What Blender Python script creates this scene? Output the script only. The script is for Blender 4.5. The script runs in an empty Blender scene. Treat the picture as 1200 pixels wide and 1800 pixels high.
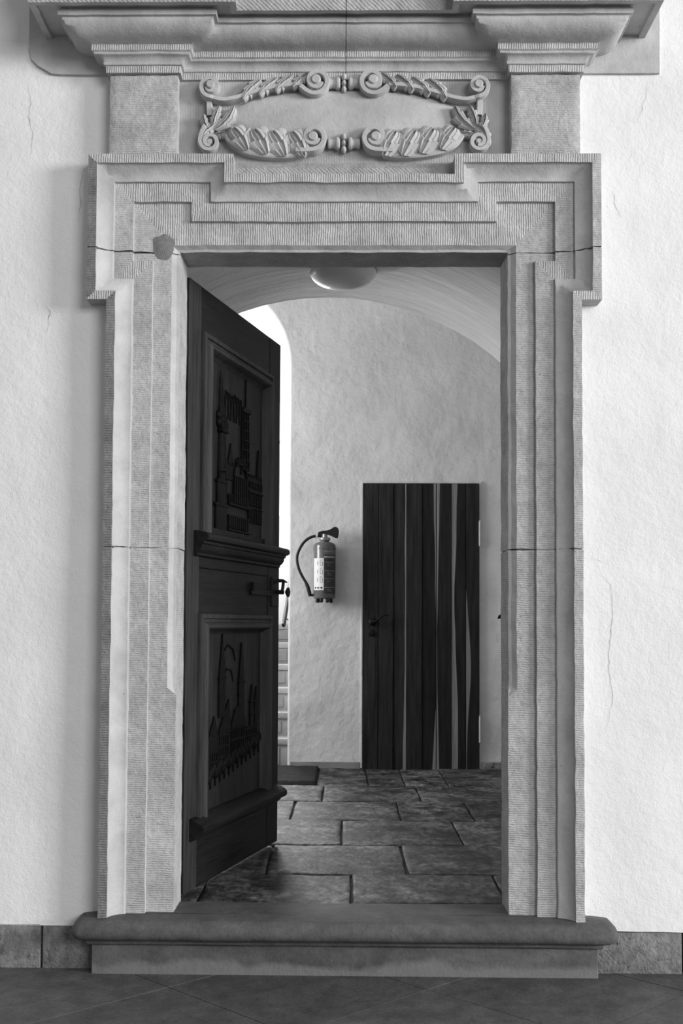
import bpy, bmesh, math, random
from mathutils import Vector, Matrix, noise

random.seed(4)
PI = math.pi
scene = bpy.context.scene
COL = scene.collection

# ------------------------------------------------------------------ camera
# metres: X right, Y away from the viewer, Z up; hall floor at z = 0, portal front near y = 0
cam_data = bpy.data.cameras.new('camera')
cam_data.sensor_fit = 'VERTICAL'
cam_data.sensor_height = 36.0
cam_data.sensor_width = 24.0
cam_data.lens = 2050.0 / 1800.0 * 36.0
cam_data.clip_start = 0.05
cam = bpy.data.objects.new('camera', cam_data)
COL.objects.link(cam)
pitch, roll, yaw = 0.0471, 0.0050, 0.0155
r0 = Vector((math.cos(yaw), math.sin(yaw), 0))
fw = Vector((-math.sin(yaw) * math.cos(pitch), math.cos(yaw) * math.cos(pitch), math.sin(pitch)))
u0 = r0.cross(fw)
rt = math.cos(roll) * r0 + math.sin(roll) * u0
up = -math.sin(roll) * r0 + math.cos(roll) * u0
m = Matrix((rt, up, -fw)).transposed().to_4x4()
m.translation = Vector((0.0115, -4.19, 1.254))
cam.matrix_world = m
cam_data.shift_x = (600.0 - 575.0) / 1800.0
cam_data.shift_y = (998.4 - 900.0) / 1800.0
scene.camera = cam

# ------------------------------------------------------------------ light
world = bpy.data.worlds.new('world')
scene.world = world
world.use_nodes = True
bg = world.node_tree.nodes['Background']
bg.inputs[0].default_value = (1, 1, 1, 1)
bg.inputs[1].default_value = 0.30


def area(name, loc, target, sx, sy, power):
    l = bpy.data.lights.new(name, 'AREA')
    l.shape = 'RECTANGLE'
    l.size, l.size_y, l.energy = sx, sy, power
    o = bpy.data.objects.new(name, l)
    COL.objects.link(o)
    o.location = loc
    d = Vector(target) - Vector(loc)
    o.rotation_euler = d.to_track_quat('-Z', 'Y').to_euler()
    return o


area('hall_far_window_light', (15.0, -7.0, 4.2), (0, 0, 1.6), 4.5, 4.0, 2500)
area('hall_frontal_fill_light', (8.5, -15.0, 6.0), (0, 0, 1.6), 7.0, 5.0, 1150)  # added frontal fill, weakens the portal's shadow on the wall
area('stair_window_light', (-1.036, 7.45, 3.05), (-1.036, 4.4, 2.5), 1.4, 2.2, 420)
area('side_fill_light', (-2.92, 3.1, 2.3), (0.6, 3.7, 1.7), 1.1, 1.6, 108)  # unseen side light, added to brighten the back wall and vault

vs = scene.view_settings
scene.display_settings.display_device = 'sRGB'
vs.view_transform = 'Standard'
vs.look = 'None'
vs.gamma = 1.0
vs.use_curve_mapping = False
vs.exposure = 0.0


# ------------------------------------------------------------------ materials
def new_mat(name):
    mt = bpy.data.materials.new(name)
    mt.use_nodes = True
    nt = mt.node_tree
    b = nt.nodes['Principled BSDF']
    return mt, nt, b


def grey(v):
    return (v, v, v, 1)


def mat(name, lo, hi, scale=6.0, stretch=(1, 1, 1), rough=0.85, detail=6.0, spec=0.3,
        bumps=(), spots=None, metallic=0.0, wave=None, contrast=(0.3, 0.7), rand=0.0, coat=0.0, mottle=()):
    """lo..hi: albedo range of a noise; bumps: (scale, distance, detail, stretch); wave: (axis, period, distance, distortion)."""
    mt, nt, b = new_mat(name)
    N, L = nt.nodes, nt.links
    tc = N.new('ShaderNodeTexCoord')

    def mapped(st):
        mp = N.new('ShaderNodeMapping')
        mp.inputs['Scale'].default_value = st
        L.new(tc.outputs['Object'], mp.inputs['Vector'])
        return mp.outputs[0]

    def nz(sc, det, st, r=0.6):
        n = N.new('ShaderNodeTexNoise')
        n.inputs['Scale'].default_value = sc
        n.inputs['Detail'].default_value = det
        n.inputs['Roughness'].default_value = r
        L.new(mapped(st), n.inputs['Vector'])
        return n.outputs[0]
    ramp = N.new('ShaderNodeValToRGB')
    ramp.color_ramp.elements[0].position = contrast[0]
    ramp.color_ramp.elements[1].position = contrast[1]
    ramp.color_ramp.elements[0].color = grey(lo)
    ramp.color_ramp.elements[1].color = grey(hi)
    L.new(nz(scale, detail, stretch), ramp.inputs[0])
    col = ramp.outputs[0]
    if spots:      # (scale, threshold, value): small pits, stains
        for sc, th, val in spots:
            r2 = N.new('ShaderNodeValToRGB')
            r2.color_ramp.elements[0].position = th
            r2.color_ramp.elements[1].position = min(1, th + 0.05)
            r2.color_ramp.elements[0].color = grey(0)
            r2.color_ramp.elements[1].color = grey(1)
            L.new(nz(sc, 3.0, (1, 1, 1)), r2.inputs[0])
            mx = N.new('ShaderNodeMixRGB')
            L.new(r2.outputs[0], mx.inputs[0])
            L.new(col, mx.inputs[1])
            mx.inputs[2].default_value = grey(val)
            col = mx.outputs[0]
    for sc, st_, a_, b_, p0, p1 in mottle:      # finer layers that multiply the albedo
        r3 = N.new('ShaderNodeValToRGB')
        r3.color_ramp.elements[0].position = p0
        r3.color_ramp.elements[1].position = p1
        r3.color_ramp.elements[0].color = grey(a_)
        r3.color_ramp.elements[1].color = grey(b_)
        L.new(nz(sc, 8.0, st_, 0.65), r3.inputs[0])
        mq = N.new('ShaderNodeMixRGB')
        mq.blend_type = 'MULTIPLY'
        mq.inputs[0].default_value = 1
        L.new(col, mq.inputs[1])
        L.new(r3.outputs[0], mq.inputs[2])
        col = mq.outputs[0]
    if rand:
        oi = N.new('ShaderNodeObjectInfo')
        mr = N.new('ShaderNodeMapRange')
        mr.inputs[3].default_value = 1 - rand
        mr.inputs[4].default_value = 1 + rand
        L.new(oi.outputs['Random'], mr.inputs[0])
        mm = N.new('ShaderNodeMixRGB')
        mm.blend_type = 'MULTIPLY'
        mm.inputs[0].default_value = 1
        L.new(col, mm.inputs[1])
        L.new(mr.outputs[0], mm.inputs[2])
        col = mm.outputs[0]
    L.new(col, b.inputs['Base Color'])
    b.inputs['Roughness'].default_value = rough
    b.inputs['Metallic'].default_value = metallic
    b.inputs['Specular IOR Level'].default_value = spec
    b.inputs['Coat Weight'].default_value = coat
    prev = None
    for sc, dist, det, st in bumps:
        bp = N.new('ShaderNodeBump')
        bp.inputs['Distance'].default_value = dist
        bp.inputs['Strength'].default_value = 1.0
        L.new(nz(sc, det, st), bp.inputs['Height'])
        if prev:
            L.new(prev, bp.inputs['Normal'])
        prev = bp.outputs[0]
    if wave:
        ax, period, dist, distort = wave
        w = N.new('ShaderNodeTexWave')
        w.bands_direction = ax
        w.inputs['Scale'].default_value = 0.314 / period
        w.inputs['Distortion'].default_value = distort
        w.inputs['Detail'].default_value = 2.0
        w.inputs['Detail Scale'].default_value = 0.6
        L.new(tc.outputs['Object'], w.inputs['Vector'])
        bp = N.new('ShaderNodeBump')
        bp.inputs['Distance'].default_value = dist
        L.new(w.outputs[1], bp.inputs['Height'])
        if prev:
            L.new(prev, bp.inputs['Normal'])
        prev = bp.outputs[0]
    if prev:
        L.new(prev, b.inputs['Normal'])
    return mt


U = (1, 1, 1)
M = {}
M['plaster'] = mat('hall_plaster', 0.76, 0.84, 2.5, bumps=((3, 0.012, 3, U), (55, 0.0022, 4, U), (150, 0.0010, 3, U)),
                   spots=((38, 0.80, 0.45),))
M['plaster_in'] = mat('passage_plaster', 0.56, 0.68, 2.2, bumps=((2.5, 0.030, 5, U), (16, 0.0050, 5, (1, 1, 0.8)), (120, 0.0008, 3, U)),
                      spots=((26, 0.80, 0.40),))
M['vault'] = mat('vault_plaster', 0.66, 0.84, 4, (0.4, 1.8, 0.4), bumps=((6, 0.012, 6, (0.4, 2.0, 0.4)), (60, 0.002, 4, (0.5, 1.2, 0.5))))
M['white'] = mat('stairwell_white', 0.82, 0.86, 3, bumps=((30, 0.003, 3, U),))
ST = dict(rough=0.9, spec=0.2, spots=((50, 0.71, 0.20),))
MT = ((11, U, 0.80, 1.06, 0.3, 0.6), (60, U, 0.86, 1.06, 0.3, 0.6))
B0 = ((9, 0.010, 5, U), (45, 0.0035, 5, U), (160, 0.0018, 4, U))
M['stone'] = mat('sandstone_smooth', 0.43, 0.55, 5, bumps=((10, 0.006, 5, U), (200, 0.0010, 3, U)), mottle=((9, U, 0.85, 1.05, 0.3, 0.6),), **ST)
M['stone_f'] = mat('sandstone_fine_tooling', 0.38, 0.48, 6, bumps=((10, 0.006, 5, U), (160, 0.0010, 4, U)), wave=('X', 0.006, 0.0006, 1.6), mottle=((7, U, 0.86, 1.05, 0.3, 0.6),), **ST)
M['stone_v'] = mat('sandstone_vertical_tooling', 0.43, 0.54, 6, bumps=B0, wave=('X', 0.0085, 0.0015, 3.6), mottle=MT, **ST)
M['stone_h'] = mat('sandstone_horizontal_tooling', 0.42, 0.53, 6, bumps=B0, wave=('Z', 0.0080, 0.0013, 4.5), mottle=MT, **ST)
M['stone_d'] = mat('sandstone_soffit_tooling', 0.36, 0.46, 6, bumps=B0, wave=('DIAGONAL', 0.008, 0.0014, 2.0), mottle=MT, **ST)
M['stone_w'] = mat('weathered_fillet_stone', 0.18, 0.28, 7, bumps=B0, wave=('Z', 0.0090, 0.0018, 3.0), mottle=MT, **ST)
M['stone_edge'] = mat('sandstone_arris', 0.42, 0.52, 8, bumps=((120, 0.002, 4, U),), rough=0.9, spec=0.2)
M['mortar'] = mat('dark_mortar', 0.06, 0.14, 30, bumps=((120, 0.004, 4, U),))
M['patch'] = mat('grey_cement_patch', 0.18, 0.26, 60, bumps=((220, 0.004, 4, U),))
M['plinth'] = mat('pitted_plinth_stone', 0.13, 0.26, 8, spots=((22, 0.64, 0.05), (70, 0.68, 0.06)), contrast=(0.25, 0.75), rand=0.12,
                  mottle=((30, U, 0.6, 1.15, 0.3, 0.6),), bumps=((14, 0.02, 6, U), (110, 0.004, 5, U)))
M['step'] = mat('worn_step_stone', 0.070, 0.125, 2.5, (1, 1, 2.0), rough=0.72, contrast=(0.3, 0.7),
                mottle=((9, (1, 1, 1.6), 0.72, 1.10, 0.32, 0.62), (70, U, 0.84, 1.06, 0.3, 0.55)),
                spots=((26, 0.75, 0.02), (110, 0.77, 0.24)), bumps=((12, 0.006, 6, U), (90, 0.001, 4, U)))


def pale_foot(mt, lo, hi, val):
    """mineral bloom along the foot of the riser: a ragged paler band near the floor."""
    nt = mt.node_tree
    N, L = nt.nodes, nt.links
    b = N['Principled BSDF']
    old = b.inputs['Base Color'].links[0].from_socket
    tc = N.new('ShaderNodeTexCoord')
    sp = N.new('ShaderNodeSeparateXYZ')
    L.new(tc.outputs['Object'], sp.inputs[0])
    n = N.new('ShaderNodeTexNoise')
    n.inputs['Scale'].default_value = 5.0
    n.inputs['Detail'].default_value = 6.0
    L.new(tc.outputs['Object'], n.inputs['Vector'])
    md = N.new('ShaderNodeMath')
    md.operation = 'MULTIPLY_ADD'
    md.inputs[1].default_value = -0.12
    L.new(n.outputs[0], md.inputs[0])
    L.new(sp.outputs[2], md.inputs[2])
    mr = N.new('ShaderNodeMapRange')
    mr.inputs[1].default_value = lo
    mr.inputs[2].default_value = hi
    mr.inputs[3].default_value = 0.65
    mr.inputs[4].default_value = 0.0
    L.new(md.outputs[0], mr.inputs[0])
    mx = N.new('ShaderNodeMixRGB')
    L.new(mr.outputs[0], mx.inputs[0])
    L.new(old, mx.inputs[1])
    mx.inputs[2].default_value = grey(val)
    L.new(mx.outputs[0], b.inputs['Base Color'])


pale_foot(M['step'], -0.035, -0.012, 0.20)
M['tile'] = mat('hall_floor_tile', 0.065, 0.112, 4, rough=0.6, rand=0.10, spots=((30, 0.74, 0.025), (120, 0.76, 0.30)),
                mottle=((12, U, 0.68, 1.12, 0.3, 0.62), (80, U, 0.78, 1.1, 0.3, 0.55)),
                bumps=((10, 0.006, 6, U), (140, 0.001, 4, U)))
M['slab'] = mat('slate_slab', 0.040, 0.120, 3.5, (0.9, 1.0, 1), rough=0.6, detail=10, contrast=(0.36, 0.64), rand=0.22,
                mottle=((7, (1.0, 0.9, 1), 0.28, 1.5, 0.40, 0.60), (30, (1.0, 0.6, 1), 0.40, 1.5, 0.40, 0.60)),
                spots=((11, 0.66, 0.22),), bumps=((9, 0.010, 8, U), (50, 0.005, 6, U)))
M['crack'] = mat('plaster_crack', 0.16, 0.24, 20)
M['grout'] = mat('dark_joint', 0.015, 0.035, 40)
M['oak'] = mat('dark_oak', 0.003, 0.015, 7, (5, 5, 0.45), rough=0.55, spec=0.16, bumps=((22, 0.0025, 6, (6, 6, 0.35)),), contrast=(0.3, 0.75))
M['oak_stile'] = mat('paler_oak', 0.012, 0.045, 7, (5, 5, 0.45), rough=0.55, spec=0.22, bumps=((22, 0.0025, 6, (6, 6, 0.35)),), contrast=(0.3, 0.75))  # paler for the hinge stile; on the frames it paints in bead highlights
M['oak_h'] = mat('dark_oak_rail', 0.003, 0.014, 7, (0.45, 5, 5), rough=0.52, spec=0.16, bumps=((22, 0.0025, 6, (0.35, 6, 6)),), contrast=(0.3, 0.75))
M['oak_panel'] = mat('dark_oak_panel', 0.007, 0.024, 6, (4, 4, 0.6), rough=0.55, spec=0.18, bumps=((26, 0.004, 7, (4, 4, 0.5)),))
M['oak_carved'] = mat('blackened_carving', 0.002, 0.006, 20, rough=0.6, spec=0.12, bumps=((60, 0.003, 4, U),))
M['plank'] = mat('brown_plank', 0.006, 0.034, 8, (5, 5, 0.35), rough=0.6, spec=0.2, rand=0.30, contrast=(0.3, 0.8),
                 bumps=((20, 0.002, 6, (6, 6, 0.3)),))
M['sapwood'] = mat('pale_sapwood', 0.15, 0.28, 8, (6, 6, 0.3), rough=0.6, bumps=((20, 0.001, 4, (6, 6, 0.3)),))
M['iron'] = mat('black_iron', 0.003, 0.008, 30, rough=0.55, spec=0.2, bumps=((80, 0.001, 3, U),))
M['red'] = mat('extinguisher_red_enamel', 0.085, 0.10, 3, rough=0.28, spec=0.5, coat=0.3)
M['rubber'] = mat('black_rubber', 0.010, 0.016, 30, rough=0.5)
M['metal'] = mat('brushed_metal', 0.30, 0.40, 20, rough=0.4, metallic=0.8)
M['label'] = mat('label_white', 0.62, 0.70, 4, rough=0.5)
M['label_dark'] = mat('label_dark', 0.035, 0.05, 4, rough=0.5)
M['ink'] = mat('label_ink', 0.03, 0.05, 10, rough=0.6)
M['ink_pale'] = mat('label_pale_print', 0.22, 0.3, 10, rough=0.6)
M['mat'] = mat('coir_mat', 0.012, 0.035, 120, rough=0.95, bumps=((300, 0.01, 3, U),))
M['step_in'] = mat('stair_stone', 0.30, 0.42, 8, bumps=((20, 0.004, 5, U),))
M['step_panel'] = mat('stair_riser_panel', 0.24, 0.34, 8, bumps=((20, 0.004, 5, U),))
M['board'] = mat('grey_baseboard', 0.20, 0.28, 8, rough=0.6)
M['paint'] = mat('painted_hinge', 0.45, 0.52, 8, rough=0.5)
M['frame_paint'] = mat('painted_window_frame', 0.7, 0.76, 8, rough=0.5)


def glassy():
    mt, nt, b = new_mat('satin_glass_bowl')
    b.inputs['Base Color'].default_value = grey(0.72)
    b.inputs['Roughness'].default_value = 0.25
    b.inputs['Specular IOR Level'].default_value = 0.4
    b.inputs['Coat Weight'].default_value = 0.2
    b.inputs['Coat Roughness'].default_value = 0.05
    return mt


M['bowl'] = glassy()


def pane_mat():
    mt, nt, b = new_mat('clear_pane')
    N, L = nt.nodes, nt.links
    t = N.new('ShaderNodeBsdfTransparent')
    g = N.new('ShaderNodeBsdfGlossy')
    g.inputs['Roughness'].default_value = 0.02
    mx = N.new('ShaderNodeMixShader')
    mx.inputs[0].default_value = 0.06
    L.new(t.outputs[0], mx.inputs[1])
    L.new(g.outputs[0], mx.inputs[2])
    L.new(mx.outputs[0], N['Material Output'].inputs[0])
    return mt


M['pane'] = pane_mat()


def glow_pane():
    mt = pane_mat()      # the pane itself glows, standing in for bright sky behind it
    nt = mt.node_tree
    e = nt.nodes.new('ShaderNodeEmission')
    e.inputs[1].default_value = 1.3
    a_ = nt.nodes.new('ShaderNodeAddShader')
    src = nt.nodes['Material Output'].inputs[0].links[0].from_socket
    nt.links.new(src, a_.inputs[0])
    nt.links.new(e.outputs[0], a_.inputs[1])
    nt.links.new(a_.outputs[0], nt.nodes['Material Output'].inputs[0])
    return mt


M['glow_pane'] = glow_pane()


# ------------------------------------------------------------------ mesh helpers
class MB:
    def __init__(self):
        self.v, self.f, self.mi = [], [], []

    def add(self, verts, faces, mi=0):
        o = len(self.v)
        self.v += [tuple(p) for p in verts]
        self.f += [tuple(i + o for i in f) for f in faces]
        self.mi += [mi] * len(faces) if isinstance(mi, int) else list(mi)
        return self

    def grid(self, rows, mi=0, close_u=False, close_v=False):
        n, k = len(rows), len(rows[0])
        vs = [p for r in rows for p in r]
        fs, ms = [], []
        for i in range(n if close_v else n - 1):
            for j in range(k if close_u else k - 1):
                a, b = i * k + j, i * k + (j + 1) % k
                c, d = ((i + 1) % n) * k + (j + 1) % k, ((i + 1) % n) * k + j
                fs.append((a, b, c, d))
                ms.append(mi if isinstance(mi, int) else mi[i])
        return self.add(vs, fs, ms)

    def box(self, x0, x1, y0, y1, z0, z1, b=0.0, mi=0):
        bm = bmesh.new()
        bmesh.ops.create_cube(bm, size=1.0)
        for v in bm.verts:
            v.co = Vector(((x0 + x1) / 2 + v.co.x * (x1 - x0), (y0 + y1) / 2 + v.co.y * (y1 - y0), (z0 + z1) / 2 + v.co.z * (z1 - z0)))
        if b:
            bmesh.ops.bevel(bm, geom=bm.edges[:], offset=b, segments=2, affect='EDGES', profile=0.5)
        return self.bm(bm, mi)

    def bm(self, bm, mi=0):
        bm.verts.ensure_lookup_table()
        bm.verts.index_update()
        self.add([v.co[:] for v in bm.verts], [[v.index for v in f.verts] for f in bm.faces], mi)
        bm.free()
        return self

    def prism(self, poly, y0, y1, mi=0):
        """polygon in (x, z) extruded from y0 (front) to y1."""
        n = len(poly)
        vs = [(x, y0, z) for x, z in poly] + [(x, y1, z) for x, z in poly]
        fs = [tuple(range(n)), tuple(range(2 * n - 1, n - 1, -1))] + [(i, i + n, (i + 1) % n + n, (i + 1) % n) for i in range(n)]
        return self.add(vs, fs, mi)

    def slab(self, poly, z0, z1, mi=0):
        n = len(poly)
        vs = [(x, y, z1) for x, y in poly] + [(x, y, z0) for x, y in poly]
        fs = [tuple(range(n)), tuple(range(2 * n - 1, n - 1, -1))] + [(i, i + n, (i + 1) % n + n, (i + 1) % n) for i in range(n)]
        return self.add(vs, fs, mi)

    def tube(self, pts, r, seg=10, mi=0, caps=True):
        pts = [Vector(p) for p in pts]
        rr = r if isinstance(r, (list, tuple)) else [r] * len(pts)
        rows = []
        nrm = None
        for i, p in enumerate(pts):
            t = (pts[min(i + 1, len(pts) - 1)] - pts[max(i - 1, 0)]).normalized()
            if nrm is None:
                nrm = t.orthogonal().normalized()
            else:
                nrm = (nrm - t * nrm.dot(t)).normalized()
            bn = t.cross(nrm)
            rows.append([p + rr[i] * (math.cos(a) * nrm + math.sin(a) * bn) for a in [2 * PI * k / seg for k in range(seg)]])
        o = len(self.v)
        self.grid(rows, mi, close_u=True)
        if caps:
            self.f.append(tuple(o + k for k in range(seg)))
            self.f.append(tuple(o + (len(rows) - 1) * seg + k for k in range(seg - 1, -1, -1)))
            self.mi += [mi, mi]
        return self

    def lathe(self, prof, c=(0, 0, 0), axis='Z', seg=24, mi=0):
        rows = []
        for r, h in prof:
            row = []
            for k in range(seg):
                a = 2 * PI * k / seg
                p, q = r * math.cos(a), r * math.sin(a)
                if axis == 'Z':
                    row.append((c[0] + p, c[1] + q, c[2] + h))
                elif axis == 'X':
                    row.append((c[0] + h, c[1] + p, c[2] + q))
                else:
                    row.append((c[0] + p, c[1] + h, c[2] + q))
            rows.append(row)
        o = len(self.v)
        self.grid(rows, mi, close_u=True)
        self.f.append(tuple(o + k for k in range(seg)))
        self.f.append(tuple(o + (len(rows) - 1) * seg + k for k in range(seg - 1, -1, -1)))
        self.mi += [mi, mi]
        return self

    def sphere(self, c, r, sc=(1, 1, 1), mi=0, n=8):
        prof = [(max(1e-4, math.sin(PI * i / n)), -math.cos(PI * i / n)) for i in range(n + 1)]
        rows = []
        for q, h in prof:
            rows.append([(c[0] + r * sc[0] * q * math.cos(2 * PI * k / 12), c[1] + r * sc[1] * q * math.sin(2 * PI * k / 12), c[2] + r * sc[2] * h) for k in range(12)])
        return self.grid(rows, mi, close_u=True)

    def build(self, name, mats, parent=None, smooth=None, fix=True):
        me = bpy.data.meshes.new(name)
        me.from_pydata(self.v, [], self.f)
        for mt in (mats if isinstance(mats, (list, tuple)) else [mats]):
            me.materials.append(M[mt])
        me.polygons.foreach_set('material_index', self.mi)
        if fix:
            bm = bmesh.new()
            bm.from_mesh(me)
            bmesh.ops.recalc_face_normals(bm, faces=bm.faces[:])
            bm.to_mesh(me)
            bm.free()
        if smooth is not None:
            me.shade_smooth()
            me.set_sharp_from_angle(angle=math.radians(smooth))
        me.update()
        o = bpy.data.objects.new(name, me)
        COL.objects.link(o)
        if parent:
            o.parent = parent
        return o


def empty(name, loc=(0, 0, 0), rz=0.0):
    o = bpy.data.objects.new(name, None)
    o.empty_display_size = 0.1
    COL.objects.link(o)
    o.location = loc
    o.rotation_euler = (0, 0, rz)
    return o


def thing(o, label, cat, group=None):
    o['label'], o['category'], o['kind'] = label, cat, 'thing'
    if group:
        o['group'] = group
    return o


def struct(o, label=None):
    o['kind'] = 'structure'
    if label:
        o['label'] = label
    return o


def offset(path, d):
    """open polyline moved to its right-hand side by d, mitred."""
    out = []
    P = [Vector(p) for p in path]
    nr = []
    for a, b in zip(P, P[1:]):
        t = (b - a).normalized()
        nr.append(Vector((t.y, -t.x)))
    for i, p in enumerate(P):
        if i == 0:
            out.append(p + nr[0] * d)
        elif i == len(P) - 1:
            out.append(p + nr[-1] * d)
        else:
            n = nr[i - 1] + nr[i]
            n = n / (1 + nr[i - 1].dot(nr[i]))
            out.append(p + n * d)
    return out


def fbm(x, y, z, o=3):
    return noise.fractal(Vector((x, y, z)), 0.8, 2.0, o)


# ------------------------------------------------------------------ hall: wall, plinth, floor
WY = 0.085            # plane of the hall plaster
SILL = 0.207          # top of the step and passage floor

w = MB()
# plaster skin around the portal opening (three fields), 1 cm proud of the plinth stones
for x0, x1, z0, z1 in ((-4.5, -0.80, 0.152, 5.2), (0.80, 4.5, 0.149, 5.2), (-0.80, 0.80, 2.85, 5.2)):
    nx, nz = max(2, int((x1 - x0) / 0.09)), int((z1 - z0) / 0.09)
    rows = []
    for j in range(nz + 1):
        row = []
        for i in range(nx + 1):
            x, z = x0 + (x1 - x0) * i / nx, z0 + (z1 - z0) * j / nz
            row.append((x, WY + 0.007 * fbm(x * 1.3, 0.3, z * 0.9) + 0.0025 * fbm(x * 6, 2.3, z * 6), z + (0.004 * fbm(x * 9, 1, 5) if j == 0 else 0)))
        rows.append(row)
    w.grid(rows)
    w.box(x0, x1, WY + 0.02, 0.29, z0, z1)
    w.add([(x0, WY - 0.002, z0), (x1, WY - 0.002, z0), (x1, 0.29, z0), (x0, 0.29, z0)], [(0, 1, 2, 3)])
struct(w.build('wall_front', 'plaster', smooth=40, fix=False), 'whitewashed hall wall around the stone portal')

def wall_y(x, z):
    return WY + 0.007 * fbm(x * 1.3, 0.3, z * 0.9) + 0.0025 * fbm(x * 6, 2.3, z * 6)


wf = bpy.data.objects['wall_front']
for pts in ([(-1.19, 3.27), (-1.175, 3.20), (-1.182, 3.15), (-1.165, 3.08), (-1.172, 3.00)], [(-0.968, 2.95), (-0.985, 2.90), (-0.982, 2.82), (-0.99, 2.74)],
            [(-1.11, 2.43), (-1.09, 2.40), (-1.10, 2.33)], [(1.13, 3.28), (1.12, 3.20), (1.09, 3.12)], [(0.94, 1.44), (0.98, 1.40), (0.99, 1.28), (0.97, 1.14), (0.985, 0.98), (0.96, 0.86)],
            [(0.88, 1.50), (0.93, 1.49), (0.98, 1.47)], [(1.00, 2.86), (1.01, 2.80), (1.03, 2.76)]):
    b = MB()
    rows = []
    fine = []
    for (x0, z0), (x1, z1) in zip(pts, pts[1:]):
        for k in range(8):
            t_ = k / 8
            fine.append((x0 + (x1 - x0) * t_, z0 + (z1 - z0) * t_))
    fine.append(pts[-1])
    for i, (x, z) in enumerate(fine):
        x += 0.006 * fbm(x * 20, z * 30, 3)
        h_ = 0.0011 * (0.25 + abs(fbm(x * 30, z * 40, 8))) * math.sin(PI * (i + 0.5) / len(fine))
        y = wall_y(x, z) - 0.0015
        rows.append([(x - h_, y, z), (x, y - 0.0004, z), (x + h_, y, z)])
    b.grid(rows)
    b.build('plaster_crack', 'crack', wf, fix=False)

base = struct(empty('baseboard_front'), 'pitted stone plinth along the foot of the hall wall')
MB().box(-4.5, 4.5, WY + 0.03, 0.29, -0.05, 0.152).build('mortar_bed', 'grout', base)
for x0, x1, zt in ((-4.2, -3.05, 0.152), (-3.045, -2.0, 0.15), (-1.995, -1.088, 0.155), (-1.082, -0.84, 0.152), (0.84, 1.228, 0.146), (1.236, 2.2, 0.149), (2.207, 3.2, 0.15), (3.207, 4.2, 0.15)):
    MB().box(x0, x1, WY + random.uniform(-0.002, 0.004), 0.2, -0.03, zt, 0.006).build('plinth_stone', 'plinth', base, smooth=50)

fl = MB().slab([(-4.5, -6.5), (4.5, -6.5), (4.5, 0.29), (-4.5, 0.29)], -0.08, -0.0016).build('floor', 'grout')
struct(fl, 'hall floor of large diagonal stone tiles')
H2, c0, d0 = 0.445, -0.145, -0.125      # half diagonal of a tile, a crossing of the joints
for i in range(-6, 7):
    for j in range(-14, 3):
        if (i + j) % 2:
            continue
        cx, cy = c0 + H2 + (i - 1) * H2, d0 + j * H2
        if cy < -5.6 or cy > 0.5:
            continue
        g = 0.0024
        poly = [(cx + H2 - g, cy), (cx, cy + H2 - g), (cx - H2 + g, cy), (cx, cy - H2 + g)]
        bm = bmesh.new()
        bm.faces.new([bm.verts.new((x, y, 0)) for x, y in poly])
        if cy + H2 > 0.2:
            bmesh.ops.bisect_plane(bm, geom=bm.verts[:] + bm.edges[:] + bm.faces[:], plane_co=(0, 0.2, 0), plane_no=(0, 1, 0), clear_outer=True)
        fc = bm.faces[:]
        if not fc:
            bm.free()
            continue
        pl = [v.co.xy[:] for v in fc[0].verts]
        bm.free()
        dz = random.uniform(-0.0004, 0.0006)
        ctr = Vector((sum(p[0] for p in pl) / len(pl), sum(p[1] for p in pl) / len(pl)))
        inn = [ctr + (Vector(p) - ctr) * 0.999 for p in pl]
        n = len(pl)
        t = MB().add([(p[0], p[1], dz) for p in inn] + [(p[0], p[1], dz - 0.0005) for p in pl] + [(p[0], p[1], -0.03) for p in pl],
                     [tuple(range(n))] + [(k, (k + 1) % n, (k + 1) % n + n, k + n) for k in range(n)] + [(k + n, (k + 1) % n + n, (k + 1) % n + 2 * n, k + 2 * n) for k in range(n)])
        t.build('floor_tile', 'tile', fl)

# ------------------------------------------------------------------ the step
st = empty('stone_step', (0, 0, 0))
thing(st, 'broad worn stone step with rounded nosing at the foot of the portal', 'step')
prof = [(0.022, -0.02), (0.022, 0.102), (0.010, 0.106), (0.004, 0.112), (0.004, 0.124), (-0.012, 0.127)]
for k in range(9):          # torus nosing
    a = -PI / 2 + PI * k / 8
    prof.append((-0.012 - 0.030 * math.cos(a), 0.157 + 0.030 * math.sin(a) if k < 5 else 0.157 + 0.043 * math.sin(a)))
prof += [(0.03, 0.2045), (0.08, SILL)]
path = [(-0.889, 0.10), (-0.889, 0.022), (0.914, 0.022), (0.914, 0.10)]
rows = []
for y, z in prof:
    d = 0.022 - y
    if d < 0:
        q = [(-0.889 + (-d), 0.10), (-0.889 + (-d), y), (0.914 + d, y), (0.914 + d, 0.10)]
    else:
        q = [(p.x, p.y) for p in offset(path, d)]
    # soften the nosing's corners in plan
    (ax, ay), (bx, by), (cx, cy), (dx, dy) = q
    rr = 0.03 if 0.125 < z < 0.206 else 0.004
    line = [(ax, ay)]
    for k in range(5):
        a = PI / 2 * k / 4
        line.append((bx + rr * (1 - math.cos(a)), by + rr * (1 - math.sin(a))))
    for i in range(1, 24):
        line.append((bx + rr + (cx - bx - 2 * rr) * i / 24, by))
    for k in range(5):
        a = PI / 2 * k / 4
        line.append((cx - rr * (1 - math.sin(a)), cy + rr * (1 - math.cos(a))))
    line.append((dx, dy))
    rows.append([(x, yy + 0.0025 * fbm(x * 4, z * 10, 1.0), z + 0.002 * fbm(x * 3, 5, z * 5)) for x, yy in line])
MB().grid(rows).build('nosing_block', 'step', st, smooth=45)
sl = MB()
rows = []
for j in range(7):
    y = 0.06 + (0.233 - 0.06) * j / 6
    rows.append([(x, y, SILL - 0.003 * math.exp(-((x) / 0.35) ** 2) + 0.0015 * fbm(x * 3, y * 3, 4)) for x in [-0.78 + 1.56 * i / 30 for i in range(31)]])
sl.grid(rows)
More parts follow.
